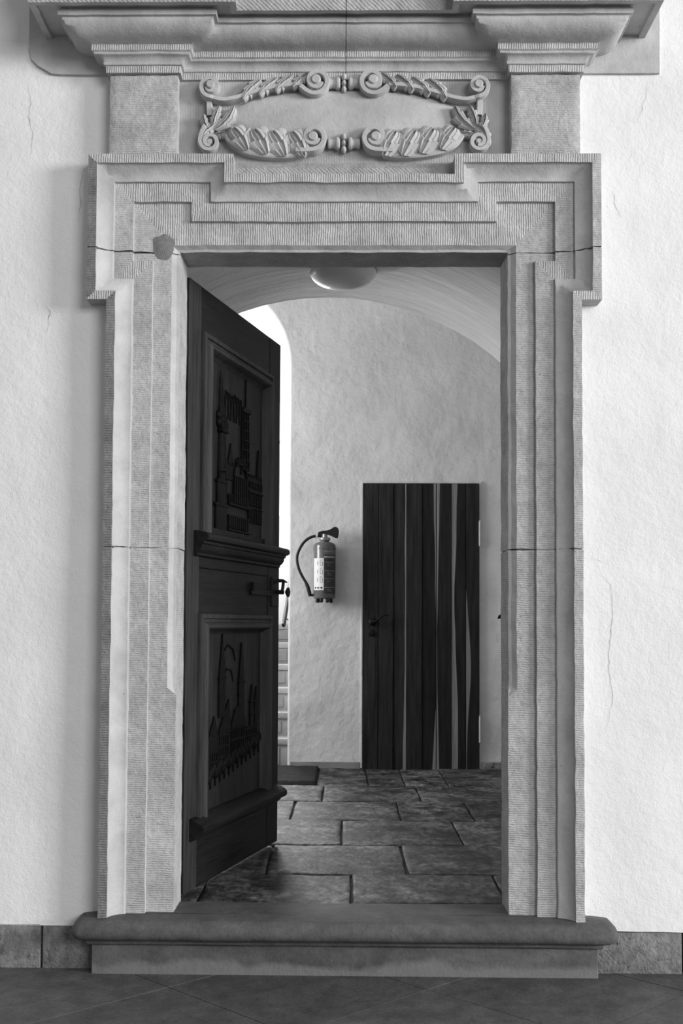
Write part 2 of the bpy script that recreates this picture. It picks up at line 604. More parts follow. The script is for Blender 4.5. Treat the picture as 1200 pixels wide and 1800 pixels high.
sl.build('tread', 'step', st, smooth=60, fix=False)
MB().box(-0.86, 0.88, 0.06, 0.233, 0.0, SILL - 0.006).build('core', 'grout', st)

# ------------------------------------------------------------------ the portal
portal = empty('stone_portal', (0, 0, 0))
thing(portal, 'tall grey sandstone portal with eared surround, carved frieze and heavy cornice', 'portal')
OUT = [(-0.864, SILL - 0.01), (-0.864, 2.430), (-0.937, 2.430), (-0.937, 2.969), (-0.405, 2.969), (-0.405, 2.895),
       (0.405, 2.895), (0.405, 2.969), (0.937, 2.969), (0.937, 2.430), (0.864, 2.430), (0.864, SILL - 0.01)]
lay = [(0.0, 0.0), (0.032, 0.0), (0.033, 0.010)]
for k in range(1, 12):      # wide hollow
    t_ = k / 11
    lay.append((0.034 + 0.054 * t_, 0.010 + 0.034 * (1 - (1 - t_) ** 2.2)))
lay += [(0.0895, 0.054), (0.158, 0.055), (0.1595, 0.070)]
FY = 0.072
rows = [[(p.x, 0.17, p.y) for p in offset(OUT, 0.0)]]
mats_r = ['stone_h']
for d, y in lay:
    rows.append([(p.x, y, p.y) for p in offset(OUT, d)])
NP = len(OUT)


def row_slot(i, j, y):
    # material slot: 0 vertical tooling (lintel), 1 horizontal tooling (jambs), 2 smooth moulding, 3 arris
    return 0


surround = bmesh.new()
vr = [[surround.verts.new(c) for c in r] for r in rows]
horizontal = {2, 4, 6, 8, 3, 5, 7, 1, 9}
for i in range(len(rows) - 1):
    for j in range(NP - 1):
        f = surround.faces.new((vr[i][j], vr[i][j + 1], vr[i + 1][j + 1], vr[i + 1][j]))
        jamb_run = j in (0, NP - 2)
        side_run = j in (2, 8)
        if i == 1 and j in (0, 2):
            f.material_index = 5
        elif i == 1 or i == len(rows) - 3:
            f.material_index = 1 if (jamb_run or side_run) else 0
        elif i in (2, len(rows) - 4, len(rows) - 2):
            f.material_index = 3
        elif i == 0:
            f.material_index = 1
        else:
            f.material_index = 2
            f.smooth = True
# inner fascia plate, chamfer, reveal; the chamfer stops short of the step on both jambs
IX, IZ, CH = 0.637, 2.653, 0.605
ZS = 1.015


def ring(y, ix, iz):
    return [(-ix, y, SILL - 0.01), (-ix, y, iz), (ix, y, iz), (ix, y, SILL - 0.01)]


last = vr[-1]
stop = 0.025
A = {}
for s in (-1, 1):
    A[s] = dict(
        bot_f=surround.verts.new((s * CH, FY + 0.002, SILL - 0.01)), bot_b=surround.verts.new((s * CH, 0.262, SILL - 0.01)),
        st_f=surround.verts.new((s * CH, FY + 0.002, ZS - stop)), up_f=surround.verts.new((s * IX, FY, ZS)),
        up_c=surround.verts.new((s * (CH + 0.004), 0.092, ZS + 0.015)), st_b=surround.verts.new((s * CH, 0.262, ZS)),
        top_f=surround.verts.new((s * IX, FY, IZ)), top_c=surround.verts.new((s * (CH + 0.004), 0.092, IZ - 0.021)),
        top_b=surround.verts.new((s * CH, 0.262, IZ - 0.024)),
        # hollow line of the inner moulding
        up_m=surround.verts.new((s * (IX - 0.017), 0.089, ZS + 0.008)), top_m=surround.verts.new((s * (IX - 0.017), 0.089, IZ - 0.013)))


def face(vs, mi, sm=False):
    f = surround.faces.new(vs)
    f.material_index = mi
    f.smooth = sm


Lf, Rt = A[-1], A[1]
# fascia, split so that jambs carry horizontal and lintel vertical tooling
l0, l1, l2, l3, l4, l5 = last[0], last[1], last[2], last[3], last[4], last[5]
r0_, r1_, r2_, r3_, r4_, r5_ = last[11], last[10], last[9], last[8], last[7], last[6]
for a, (q0, q1, q2, q3, q4, q5) in ((Lf, (l0, l1, l2, l3, l4, l5)), (Rt, (r0_, r1_, r2_, r3_, r4_, r5_))):
    face([q0, q1, a['up_f'], a['st_f'], a['bot_f']], 1)
    face([q1, q2, q3, a['top_f'], a['up_f']], 1)
    face([q3, q4, q5, a['top_f']], 0)
    face([a['up_f'], a['top_f'], a['top_m'], a['up_m']], 2)
    face([a['up_m'], a['top_m'], a['top_c'], a['up_c']], 2)
    face([a['up_c'], a['top_c'], a['top_b'], a['st_b']], 1)
    face([a['st_f'], a['up_f'], a['up_m']], 2)
    face([a['st_f'], a['up_m'], a['up_c']], 2)
    face([a['st_f'], a['up_c'], a['st_b'], a['bot_b'], a['bot_f']], 1)
face([l5, r5_, Rt['top_f'], Lf['top_f']], 0)
face([Lf['top_f'], Rt['top_f'], Rt['top_m'], Lf['top_m']], 2)
face([Lf['top_m'], Rt['top_m'], Rt['top_c'], Lf['top_c']], 2)
face([Lf['top_c'], Rt['top_c'], Rt['top_b'], Lf['top_b']], 4)
bmesh.ops.recalc_face_normals(surround, faces=surround.faces[:])


def cut_surround(name, z0, z1, side, seed):
    bm = surround.copy()
    for z, keep_up in ((z0, True), (z1, False)):
        if z is None:
            continue
        bmesh.ops.bisect_plane(bm, geom=bm.verts[:] + bm.edges[:] + bm.faces[:], plane_co=(0, 0, z), plane_no=(0.0, 0, 1),
                               clear_inner=keep_up, clear_outer=not keep_up)
    if side:
        bmesh.ops.bisect_plane(bm, geom=bm.verts[:] + bm.edges[:] + bm.faces[:], plane_co=(0, 0, 0), plane_no=(side, 0, 0), clear_inner=True)
    # long runs get cross cuts so that worn arrises can waver a little
    zz = [v.co.z for v in bm.verts]
    lo, hi = min(zz), max(zz)
    if side:
        for k in range(1, int((hi - lo) / 0.03)):
            bmesh.ops.bisect_plane(bm, geom=bm.verts[:] + bm.edges[:] + bm.faces[:], plane_co=(0, 0, lo + k * 0.03), plane_no=(0, 0, 1))
    else:
        for k in range(-22, 23):
            bmesh.ops.bisect_plane(bm, geom=bm.verts[:] + bm.edges[:] + bm.faces[:], plane_co=(k * 0.04 + 0.01, 0, 0), plane_no=(1, 0, 0))
    for v in bm.verts:
        c = v.co
        a = 0.0022 * fbm(c.x * 9, c.z * 9, seed) + 0.0012 * fbm(c.x * 40, c.z * 40, seed + 3)
        b = 0.0020 * fbm(c.x * 8, c.z * 8, seed + 9) + 0.0013 * fbm(c.x * 50, c.z * 50, seed + 5)
        edge = min(abs(c.z - lo), abs(c.z - hi))
        if side:
            c.x += a
            if edge < 1e-4:
                c.z += 0.004 * fbm(c.x * 18, seed, c.y * 9)
        else:
            c.z += a if edge > 1e-4 else 0.004 * fbm(c.x * 18, seed, c.y * 9)
        c.y += b * 0.7
    me = bpy.data.meshes.new(name)
    bm.to_mesh(me)
    bm.free()
    for k in ('stone_v', 'stone_h', 'stone', 'stone_edge', 'stone_d', 'stone_w'):
        me.materials.append(M[k])
    o = bpy.data.objects.new(name, me)
    COL.objects.link(o)
    o.parent = portal
    return o


joint_src = surround.copy()
J1, J2 = 2.624, 1.526
cut_surround('lintel_block', J1 + 0.0018, None, 0, 1.0)
for s, k in ((-1, 2.0), (1, 7.0)):
    cut_surround('jamb_block', J2 + 0.0018, J1 - 0.0018, s, k)
    cut_surround('jamb_block', None, J2 - 0.0018, s, k + 2)
surround.free()
for s, xm in ((-1, -0.735), (1, 0.735)):       # mortar in the bed joints, just behind the faces
    for z in (J1, J2):
        bm = joint_src.copy()
        for dz, keep_up in ((-0.005, True), (0.003, False)):
            bmesh.ops.bisect_plane(bm, geom=bm.verts[:] + bm.edges[:] + bm.faces[:], plane_co=(0, 0, z + dz), plane_no=(0, 0, 1), clear_inner=keep_up, clear_outer=not keep_up)
        bmesh.ops.bisect_plane(bm, geom=bm.verts[:] + bm.edges[:] + bm.faces[:], plane_co=(0, 0, 0), plane_no=(s, 0, 0), clear_inner=True)
        for v in bm.verts:
            v.co.x = xm + (v.co.x - xm) * (0.975 if z == J1 else 0.965)
            v.co.y += 0.005
        me = bpy.data.meshes.new('bed_mortar')
        bm.to_mesh(me)
        bm.free()
        me.materials.append(M['mortar'])
        for p_ in me.polygons:
            p_.material_index = 0
        o = bpy.data.objects.new('bed_mortar', me)
        COL.objects.link(o)
        o.parent = portal
joint_src.free()
# round cement repair at the left end of the lintel
pm = MB()
rows = []
for k in range(5):
    q = k / 4
    rows.append([(-0.668 + 0.041 * q * (1 + 0.22 * fbm(math.cos(a) * 1.6, math.sin(a) * 1.6, 3)) * math.cos(a), FY - 0.002 - 0.006 * (1 - q * q),
                  2.648 + 0.046 * q * (1 + 0.22 * fbm(math.cos(a) * 1.6, math.sin(a) * 1.6, 3)) * math.sin(a)) for a in [2 * PI * j / 22 for j in range(22)]])
pm.grid(rows, close_u=True).build('cement_patch', 'patch', portal, smooth=60)['label'] = 'round grey cement repair on the left end of the lintel'

# frieze: two pier blocks, ground panel and the tooled course under it
for s in (-1, 1):
    a, b = sorted((s * 0.615, s * 0.866))
    bm = bmesh.new()
    bmesh.ops.create_grid(bm, x_segments=14, y_segments=16, size=0.5)
    g = MB()
    rows = []
    for j in range(19):
        rows.append([(a + (b - a) * i / 16 + 0.0022 * fbm(i * .5, j * .7, s + 5) * (1 if i in (0, 16) else 0), 0.02 + (0.005 if i in (0, 16) or j in (0, 18) else 0) + 0.0018 * fbm(i * .4, j * .4, s), 2.972 + (3.275 - 2.972) * j / 18 + 0.002 * fbm(i * .6, j * .3, s + 2)) for i in range(17)])
    bm.free()
    g.grid(rows)
    n0 = len(g.v)
    edge = [rows[0][i] for i in range(17)] + [rows[j][16] for j in range(1, 19)] + [rows[18][i] for i in range(15, -1, -1)] + [rows[j][0] for j in range(17, 0, -1)]
    back = [(p[0], 0.14, p[2]) for p in edge]
    g.grid([edge, back], close_u=True, mi=1)
    g.build('pier_block', ['stone_h', 'stone_edge'], portal, smooth=50)
MB().box(-0.62, 0.62, 0.077, 0.14, 2.94, 3.30).build('frieze_panel', 'stone_f', portal)
c = MB()
c.add([(-0.41, 0.050, 2.886), (0.41, 0.050, 2.886), (0.41, 0.058, 2.938), (-0.41, 0.058, 2.938), (-0.41, 0.078, 2.965), (0.41, 0.078, 2.965), (-0.41, 0.12, 2.886), (0.41, 0.12, 2.886)],
      [(0, 1, 2, 3), (3, 2, 5, 4)])
c.build('tooled_course', ['stone_d'], portal, fix=False)

# cornice, swept round the two breaks, cut into two blocks at the middle joint
PLAN = [(-0.866, 0.12), (-0.866, 0.02), (-0.615, 0.02), (-0.615, 0.077), (0.615, 0.077), (0.615, 0.02), (0.866, 0.02), (0.866, 0.12)]
PLAN2 = [(-0.908, 0.12), (-0.908, 0.02), (-0.593, 0.02), (-0.593, 0.080), (0.593, 0.080), (0.593, 0.02), (0.908, 0.02), (0.908, 0.12)]
cp = [(-0.06, 3.277, 2), (0.012, 3.277, 0), (0.012, 3.302, 2), (0.019, 3.304, 2)]
for k in range(1, 6):
    a = PI / 2 * k / 5
    cp.append((0.020 + 0.028 * (1 - math.cos(a)), 3.304 + 0.027 * math.sin(a), 2))
cp += [(0.050, 3.337, 2), (0.057, 3.341, 0), (0.057, 3.362, 3), (0.062, 3.364, 2)]
for k in range(1, 9):
    a = PI / 2 * k / 8
    cp.append((0.064 + 0.082 * math.sin(a), 3.366 + 0.052 * (1 - math.cos(a)), 2))
cp += [(0.158, 3.419, 2), (0.160, 3.433, 2), (0.150, 3.448, 2)]
cp2 = [(0.06, 3.448, 2), (0.186, 3.448, 2), (0.187, 3.437, 2), (0.210, 3.4365, 4), (0.210, 3.56, 0), (0.235, 3.60, 2), (0.235, 3.66, 2), (-0.06, 3.70, 2)]
corn = bmesh.new()
for prof_, plan in ((cp, PLAN), (cp2, PLAN2)):
    rws = [[corn.verts.new((p.x, p.y, z)) for p in offset(plan, o)] for o, z, _ in prof_]
    for i in range(len(rws) - 1):
        for j in range(len(plan) - 1):
            f = corn.faces.new((rws[i][j], rws[i][j + 1], rws[i + 1][j + 1], rws[i + 1][j]))
            f.material_index = prof_[i][2]
            f.smooth = (4 <= i <= 7 or 12 <= i <= 18) and prof_ is cp
bmesh.ops.recalc_face_normals(corn, faces=corn.faces[:])
for s in (-1, 1):
    bm = corn.copy()
    bmesh.ops.bisect_plane(bm, geom=bm.verts[:] + bm.edges[:] + bm.faces[:], plane_co=(0.006 + s * 0.0012, 0, 0), plane_no=(s, 0, 0), clear_inner=True)
    for k in range(1, 30):
        bmesh.ops.bisect_plane(bm, geom=bm.verts[:] + bm.edges[:] + bm.faces[:], plane_co=(s * 0.04 * k, 0, 0), plane_no=(1, 0, 0))
    for v in bm.verts:
        v.co.z += 0.0018 * fbm(v.co.x * 14, v.co.z * 7, s)
        v.co.y += 0.0016 * fbm(v.co.x * 14, v.co.z * 9, s + 6)
    me = bpy.data.meshes.new('cornice_block')
    bm.to_mesh(me)
    bm.free()
    for k in ('stone_v', 'stone_h', 'stone', 'stone_edge', 'stone_d', 'stone_w'):
        me.materials.append(M[k])
    o = bpy.data.objects.new('cornice_block', me)
    COL.objects.link(o)
    o.parent = portal
corn.free()
MB().box(-0.6, 0.6, 0.09, 0.2, 3.27, 3.6).build('cornice_core', 'mortar', portal)
# flat backing slabs beside the cornice, on the wall plane
MB().prism([(-1.186, 3.80), (-1.182, 3.40), (-1.172, 3.360), (-1.150, 3.337), (-1.098, 3.306), (-1.06, 3.302), (-0.85, 3.300), (-0.85, 3.80)], 0.070, 0.2).build('backing_slab', 'stone', portal)
MB().prism([(0.85, 3.303), (1.172, 3.303), (1.176, 3.80), (0.85, 3.80)], 0.074, 0.2).build('backing_slab', 'stone', portal)
MB().box(-0.88, 0.88, 0.13, 0.26, 2.66, 3.8).build('rubble_core', 'grout', portal)

# ------------------------------------------------------------------ cartouche in the frieze (drawn in 2.1 mm units about its middle)
cart = MB()
GY = 0.077


def K(x, y):
    return ((x - 605.0) * 0.0021, 3.148 - (y - 200.0) * 0.00214)


nu, nv = 40, 14
rows = []
for j in range(nv + 1):
    q = j / nv
    row = []
    for i in range(nu * 2):
        a = PI * i / nu
        ca, sa = math.cos(a), math.sin(a)
        ex = 206 * math.copysign(abs(ca) ** 0.85, ca)
        ey = 47 * math.copysign(abs(sa) ** 0.95, sa)
        x, z = K(605 + ex * q, 204 - ey * q)
        row.append((x, GY + 0.001 - 0.030 * math.sqrt(max(0, 1 - q ** 2.4)), z))
    rows.append(row)
cart.grid(rows, close_u=True)
cartouche = cart.build('cartouche', 'stone', portal, smooth=60)


def smooth_path(pts, n=6):
    out = []
    P = [Vector(p) for p in pts]
    for i in range(len(P) - 1):
        p0, p1, p2, p3 = P[max(i - 1, 0)], P[i], P[i + 1], P[min(i + 2, len(P) - 1)]
        for k in range(n):
            t = k / n
            out.append(0.5 * ((2 * p1) + (-p0 + p2) * t + (2 * p0 - 5 * p1 + 4 * p2 - p3) * t * t + (-p0 + 3 * p1 - 3 * p2 + p3) * t ** 3))
    out.append(P[-1])
    return out


def spiral(c, R, r, a0, turns, sgn, n=40):
    """image-like axes (y down); angle measured with y down, sgn +1 = clockwise on the picture."""
    out = []
    for k in range(n + 1):
        t = k / n
        a = a0 + sgn * turns * 2 * PI * t
        q = R + (r - R) * t ** 0.85
        out.append((c[0] + q * math.cos(a), c[1] + q * math.sin(a)))
    return out


def strap(mb, pts, th, y_front, y_back=GY + 0.004, taper=None):
    """rounded band that stands off the ground; pts in drawing units, th in metres."""
    P = [Vector(K(*p)) for p in pts]
    rows = []
    n = len(P)
    for i, p in enumerate(P):
        t = (P[min(i + 1, n - 1)] - P[max(i - 1, 0)])
        t = t.normalized() if t.length > 1e-9 else Vector((1, 0))
        nr = Vector((t.y, -t.x))
        h = th / 2 * (taper(i / (n - 1)) if taper else 1)
        yf = y_front(i / (n - 1)) if callable(y_front) else y_front
        rows.append([(p.x + nr.x * s * h, y, p.y + nr.y * s * h) for s, y in
                     ((-1, y_back), (-1, yf + 0.006), (-0.75, yf + 0.001), (0, yf + 0.001), (0.75, yf + 0.001), (1, yf + 0.006), (1, y_back))])
    mb.grid(rows)
    for r in (rows[0], rows[-1]):
        mb.add(r, [tuple(range(len(r)))])


def leaf(mb, base, tip, width, bend=0.0, lobes=3, h=0.022, y0=GY, curl=0.012, depth=0.5):
    """acanthus blade: a rib with raised, lobed halves, arched off the ground."""
    b, t = Vector(K(*base)), Vector(K(*tip))
    ax = t - b
    L = ax.length
    ax.normalize()
    nr = Vector((ax.y, -ax.x))
    n = 22
    T = (-1, -0.85, -0.6, -0.45, -0.2, -0.07, 0, 0.07, 0.2, 0.45, 0.6, 0.85, 1)
    rows = []
    for i in range(n + 1):
        s = i / n
        wv = width * 0.0021 * 0.5 * (math.sin(PI * min(1, 0.16 + 0.84 * s)) ** 0.55 + 0.03)
        wv *= 1 - 0.38 * (1 - ((s * lobes) % 1.0)) * (1 if s < 0.93 else 0)
        c = b + ax * (L * s) + nr * (bend * L * math.sin(PI * s))
        row = []
        for q in T:
            hh = h * (0.55 + 0.45 * math.sin(PI * (0.2 + 0.7 * s))) + curl * s * s
            hh *= 1 - 0.45 * q * q
            if abs(q) < 0.1:
                hh -= 0.011
            elif abs(q) == 0.2:
                hh += 0.003
            elif abs(q) == 0.45:
                hh -= 0.002
            elif abs(q) == 0.6:
                hh += 0.002
            sweep = -abs(q) * wv * depth
            p = c + nr * (q * wv) - ax * sweep * 0.9
            row.append((p.x, y0 - hh, p.y))
        rows.append(row)
    mb.grid(rows)
    edge = rows[0] + [r[-1] for r in rows[1:]] + rows[-1][-2::-1] + [r[0] for r in rows[-2:0:-1]]
    mb.grid([edge, [(p[0], y0 + 0.004, p[2]) for p in edge]], close_u=True)


def MX(pts, s):
    return [(1210 - x, y) for x, y in pts] if s > 0 else list(pts)


def mx(p, s):
    return (1210 - p[0], p[1]) if s > 0 else p


for s in (-1, 1):
    # upper strap from the corner volute to the middle volute
    b = MB()
    run = smooth_path([(375, 177), (392, 180), (416, 176), (440, 168), (470, 160), (500, 155), (526, 153)], 5)
    sp = [p for p in spiral((369, 157), 20, 7, PI * 0.42, 1.25, 1)]
    strap(b, MX(list(reversed(sp)) + [tuple(p) for p in run], s), 0.017, lambda t: 0.028 if t < 0.55 else 0.034)
    c = K(*mx((369, 156), s))
    b.lathe([(0.018, 0.0), (0.017, -0.050), (0.013, -0.056)], (c[0], GY, c[1]), 'Y', 12)
    b.build('strap', 'stone', cartouche, smooth=40)
    b = MB()
    strap(b, MX([tuple(p) for p in smooth_path([(528, 158), (538, 166), (548, 171)], 4)] + spiral((556, 149), 22, 9, PI * 0.5, 1.2, -1), s), 0.019, 0.024)
    c = K(*mx((555, 148), s))
    b.lathe([(0.020, 0.0), (0.019, -0.052), (0.014, -0.058)], (c[0], GY, c[1]), 'Y', 14)
    b.build('volute', 'stone', cartouche, smooth=40)
    # lower strap and volute
    b = MB()
    run = [tuple(p) for p in smooth_path([(398, 236), (404, 246), (416, 256), (440, 265), (475, 271), (512, 273), (536, 271)], 5)]
    strap(b, MX(run, s), 0.040, 0.040, taper=lambda t: 0.45 + 0.75 * math.sin(PI * (0.12 + 0.75 * t)))
    b.build('strap', 'stone', cartouche, smooth=40)
    b = MB()
    strap(b, MX([tuple(p) for p in smooth_path([(520, 271), (535, 271), (549, 270)], 4)] + spiral((551, 248), 22, 9, PI * 0.5, 1.2, -1), s), 0.019, 0.024)
    c = K(*mx((550, 248), s))
    b.lathe([(0.020, 0.0), (0.019, -0.052), (0.014, -0.058)], (c[0], GY, c[1]), 'Y', 14)
    b.build('volute', 'stone', cartouche, smooth=40)
    # bracket from leaf spray to the lower strap, short upright bar
    b = MB()
    strap(b, MX([tuple(p) for p in smooth_path([(372, 250), (378, 242), (388, 239), (398, 243), (408, 252)], 4)], s), 0.018, 0.046)
    b.build('bracket', 'stone', cartouche, smooth=40)
    b = MB()
    strap(b, MX([(366, 178), (366, 190), (367, 205)], s), 0.022, 0.050)
    b.build('upright_bar', 'stone', cartouche, smooth=40)
    # foot scroll
    b = MB()
    strap(b, MX([tuple(p) for p in smooth_path([(360, 226), (354, 238), (351, 250)], 4)] + spiral((368, 254), 17, 7, PI * 1.02, 1.3, -1), s), 0.016, 0.032)
    c = K(*mx((368, 254), s))
    b.lathe([(0.012, 0.0), (0.012, -0.036), (0.008, -0.041)], (c[0], GY, c[1]), 'Y', 12)
    b.build('foot_scroll', 'stone', cartouche, smooth=40)
    # leaves: spray, hanging leaves, upright leaves
    for base_, tip_, wd, bend in (((376, 232), (411, 192), 27, 0.10), ((372, 228), (386, 191), 20, -0.05), ((366, 232), (357, 206), 17, -0.10),
                                  ((380, 220), (350, 262), 21, 0.14), ((374, 240), (402, 236), 15, 0.08)):
        b = MB()
        leaf(b, mx(base_, s), mx(tip_, s), wd, bend * -s, 3, 0.026, GY - 0.010, 0.014)
        b.build('acanthus_leaf', 'stone', cartouche, smooth=50)
    for base_, tip_, wd in (((458, 144), (426, 180), 26), ((487, 141), (455, 172), 25), ((514, 137), (484, 165), 24), ((541, 134), (514, 160), 22)):
        b = MB()
        leaf(b, mx(base_, s), mx(tip_, s), wd, -0.07 * s, 3, 0.020, GY - 0.020, 0.010)
        b.build('acanthus_leaf', 'stone', cartouche, smooth=50)
    for base_, tip_, wd in (((436, 270), (411, 233), 48), ((471, 277), (448, 236), 58), ((503, 281), (480, 239), 58), ((536, 281), (514, 240), 54)):
        b = MB()
        leaf(b, mx(base_, s), mx(tip_, s), wd, -0.05 * s, 2, 0.028, GY - 0.024, 0.012, 0.55)
        b.build('acanthus_leaf', 'stone', cartouche, smooth=50)
    # balusters that run to the middle beads
    for yy in (149, 255):
        cx_, cz_ = K(*mx((576, yy), s))
        b = MB()
        b.lathe([(0.012, 0.0), (0.019, 0.004), (0.019, 0.010), (0.016, 0.020), (0.018, 0.028), (0.024, 0.034), (0.024, 0.041), (0.016, 0.046)] if s < 0 else
                [(0.012, 0.0), (0.019, -0.004), (0.019, -0.010), (0.016, -0.020), (0.018, -0.028), (0.024, -0.034), (0.024, -0.041), (0.016, -0.046)],
                (cx_, GY - 0.018, cz_), 'X', 16)
        b.build('baluster', 'stone', cartouche, smooth=40)
for yy in (149, 255):
    for k, (dy, r) in enumerate(((-11, 0.013), (0, 0.012), (11, 0.013))):
        x_, z_ = K(604.5, yy + dy)
        MB().sphere((x_, GY - 0.020, z_), r, (0.75, 1.5, 1)).build('bead', 'stone', cartouche, smooth=60)

# ------------------------------------------------------------------ passage: floor slabs
pf = MB().slab([(-3.0, 0.233), (2.4, 0.233), (2.4, 4.36), (-3.0, 4.36)], 0.10, SILL - 0.018).build('floor.001', 'grout')
struct(pf, 'passage floor of irregular dark stone slabs')
MB().slab([(-1.72, 4.36), (-0.42, 4.36), (-0.42, 4.50), (-1.72, 4.50)], 0.10, SILL - 0.018).build('sub_floor', 'grout', pf)
ROWS = [((0.237, 0.752), [-1.9, -1.25, -0.545, 0.040, 0.628, 1.25, 2.2]), ((0.752, 1.400), [-1.9, -1.10, -0.322, 0.278, 0.95, 1.6, 2.2]),
        ((1.400, 2.090), [-2.4, -1.4, -0.70, -0.002, 0.584, 1.3, 2.2]), ((2.090, 2.757), [-2.9, -1.7, -0.95, -0.277, 0.316, 0.713, 1.4, 2.2]),
        ((2.757, 3.425), [-2.9, -1.9, -0.90, -0.121, 0.469, 1.15, 2.2]), ((3.425, 4.375), [-2.9, -2.1, -1.3, -0.45, 0.166, 0.408, 0.692, 1.15, 2.2])]


def rough_slab(x0, x1, y0, y1, zt, seed):
    nx, ny = 12, 8
    rows = []
    for j in range(ny + 1):
        row = []
        for i in range(nx + 1):
            u_, v_ = i / nx, j / ny
            # crowd the outer rows to form a worn, rounded edge
            uu = [0, 0.006, 0.03][i] if i < 3 else ([1, 0.994, 0.97][nx - i] if nx - i < 3 else u_)
            vv = [0, 0.009, 0.04][j] if j < 3 else ([1, 0.991, 0.96][ny - j] if ny - j < 3 else v_)
            x, y = x0 + (x1 - x0) * uu, y0 + (y1 - y0) * vv
            e = 0.006 if (i in (0, nx) or j in (0, ny)) else (0.001 if (i in (1, nx - 1) or j in (1, ny - 1)) else 0)
            x += 0.005 * fbm(x * 5, y * 7, seed) + 0.003 * fbm(x * 22, y * 22, seed)
            y += 0.006 * fbm(x * 6, y * 4, seed + 7) + 0.003 * fbm(x * 22, y * 22, seed + 3)
            row.append((x, y, zt - e + 0.0035 * fbm(x * 4, y * 5, seed + 2) + 0.002 * fbm(x * 14, y * 18, seed)))
        rows.append(row)
    b = MB().grid(rows)
    edge = rows[0] + [r[-1] for r in rows[1:]] + rows[-1][-2::-1] + [r[0] for r in rows[-2:0:-1]]
    b.grid([edge, [(p[0], p[1], SILL - 0.05) for p in edge]], close_u=True)
    return b


seed = 0
for (y0, y1), xs in ROWS:
    for x0, x1 in zip(xs, xs[1:]):
        seed += 1
        zt = SILL - 0.004 + random.uniform(-0.002, 0.003) - (0.006 if y1 > 4 else 0)
        rough_slab(x0 + 0.005, x1 - 0.005, y0 + 0.005, y1 - 0.005, zt, seed * 1.7).build('paving_slab', 'slab', pf, smooth=50)

# ------------------------------------------------------------------ passage: walls and vault
VX, VZ, VR = -0.083, 1.63, 1.33
Y0, Y1 = 0.27, 1.85
rows = []
NA = 36
for k in range(NA + 1):
    a = PI * k / NA
    rows.append([(VX + VR * math.cos(a) * (1 + 0.004 * fbm(a * 2, y, 1)), y, VZ + VR * math.sin(a) * (1 + 0.004 * fbm(a * 2, y, 4))) for y in [Y0 + (Y1 - Y0) * j / 10 for j in range(11)]])
v = MB().grid(rows)
struct(v.build('ceiling', 'vault', smooth=60, fix=False), 'plastered barrel vault over the passage')
v = MB()
arch = [(VX + VR * math.cos(PI * k / NA), VZ + VR * math.sin(PI * k / NA)) for k in range(NA + 1)]
half = NA // 2
v.add([(x, Y1, z) for x, z in arch[:half + 1]] + [(VX, Y1, 4.4), (2.3, Y1, 4.4), (2.3, Y1, VZ)], [tuple(range(half + 4))])
v.add([(x, Y1, z) for x, z in arch[half:]] + [(-3.0, Y1, VZ), (-3.0, Y1, 4.4), (VX, Y1, 4.4)], [tuple(range(NA - half + 4))])
for s in (-1, 1):
    x = VX + s * VR
    xe = -3.0 if s < 0 else 2.3
    a, b = sorted((x, xe))
    v.box(a, b, Y0, Y1, 0.1, VZ + 0.002)
v.box(-3.0, 2.3, Y0 + 0.2, Y1 - 0.02, 3.02, 4.4)
v.box(-3.0, -1.40, Y0 + 0.2, Y1 - 0.02, VZ, 4.4)
v.box(1.24, 2.3, Y0 + 0.2, Y1 - 0.02, VZ, 4.4)
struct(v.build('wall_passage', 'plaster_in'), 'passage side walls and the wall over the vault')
# inner face of the hall wall beside and over the doorway
v = MB()
v.box(-3.0, -0.66, 0.27, 0.30, 0.1, 4.4)
v.box(0.66, 2.3, 0.27, 0.30, 0.1, 4.4)
v.box(-0.66, 0.66, 0.265, 0.30, 2.66, 4.4)
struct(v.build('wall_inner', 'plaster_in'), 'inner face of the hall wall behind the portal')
v = MB()
v.box(2.3, 2.4, Y0, 4.6, 0.1, 4.5)
struct(v.build('wall_right', 'plaster_in'))
v = MB()       # left wall of the cross passage with an opening added for the side light
v.box(-3.1, -3.0, Y0, 2.5, 0.1, 4.5)
v.box(-3.1, -3.0, 3.7, 4.6, 0.1, 4.5)
v.box(-3.1, -3.0, 2.5, 3.7, 0.1, 1.45)
v.box(-3.1, -3.0, 2.5, 3.7, 3.15, 4.5)
struct(v.build('wall_left', 'plaster_in'))
win = struct(empty('window_added', (-3.05, 3.1, 1.45)))  # unseen window, added as a source for the side light
f = MB()
f.box(-0.03, 0.03, -0.6, -0.54, 0, 1.7, 0.004)
f.box(-0.03, 0.03, 0.54, 0.6, 0, 1.7, 0.004)
f.box(-0.03, 0.03, -0.6, 0.6, 0, 0.06, 0.004)
f.box(-0.03, 0.03, -0.6, 0.6, 1.64, 1.7, 0.004)
f.box(-0.02, 0.02, -0.02, 0.02, 0, 1.7, 0.004)
f.build('window_frame', 'frame_paint', win)
MB().box(-0.003, 0.003, -0.54, 0.54, 0.06, 1.64).build('pane', 'pane', win)
struct(MB().box(-3.1, 2.4, 1.83, 4.66, 4.4, 4.5).build('ceiling.001', 'plaster_in'))

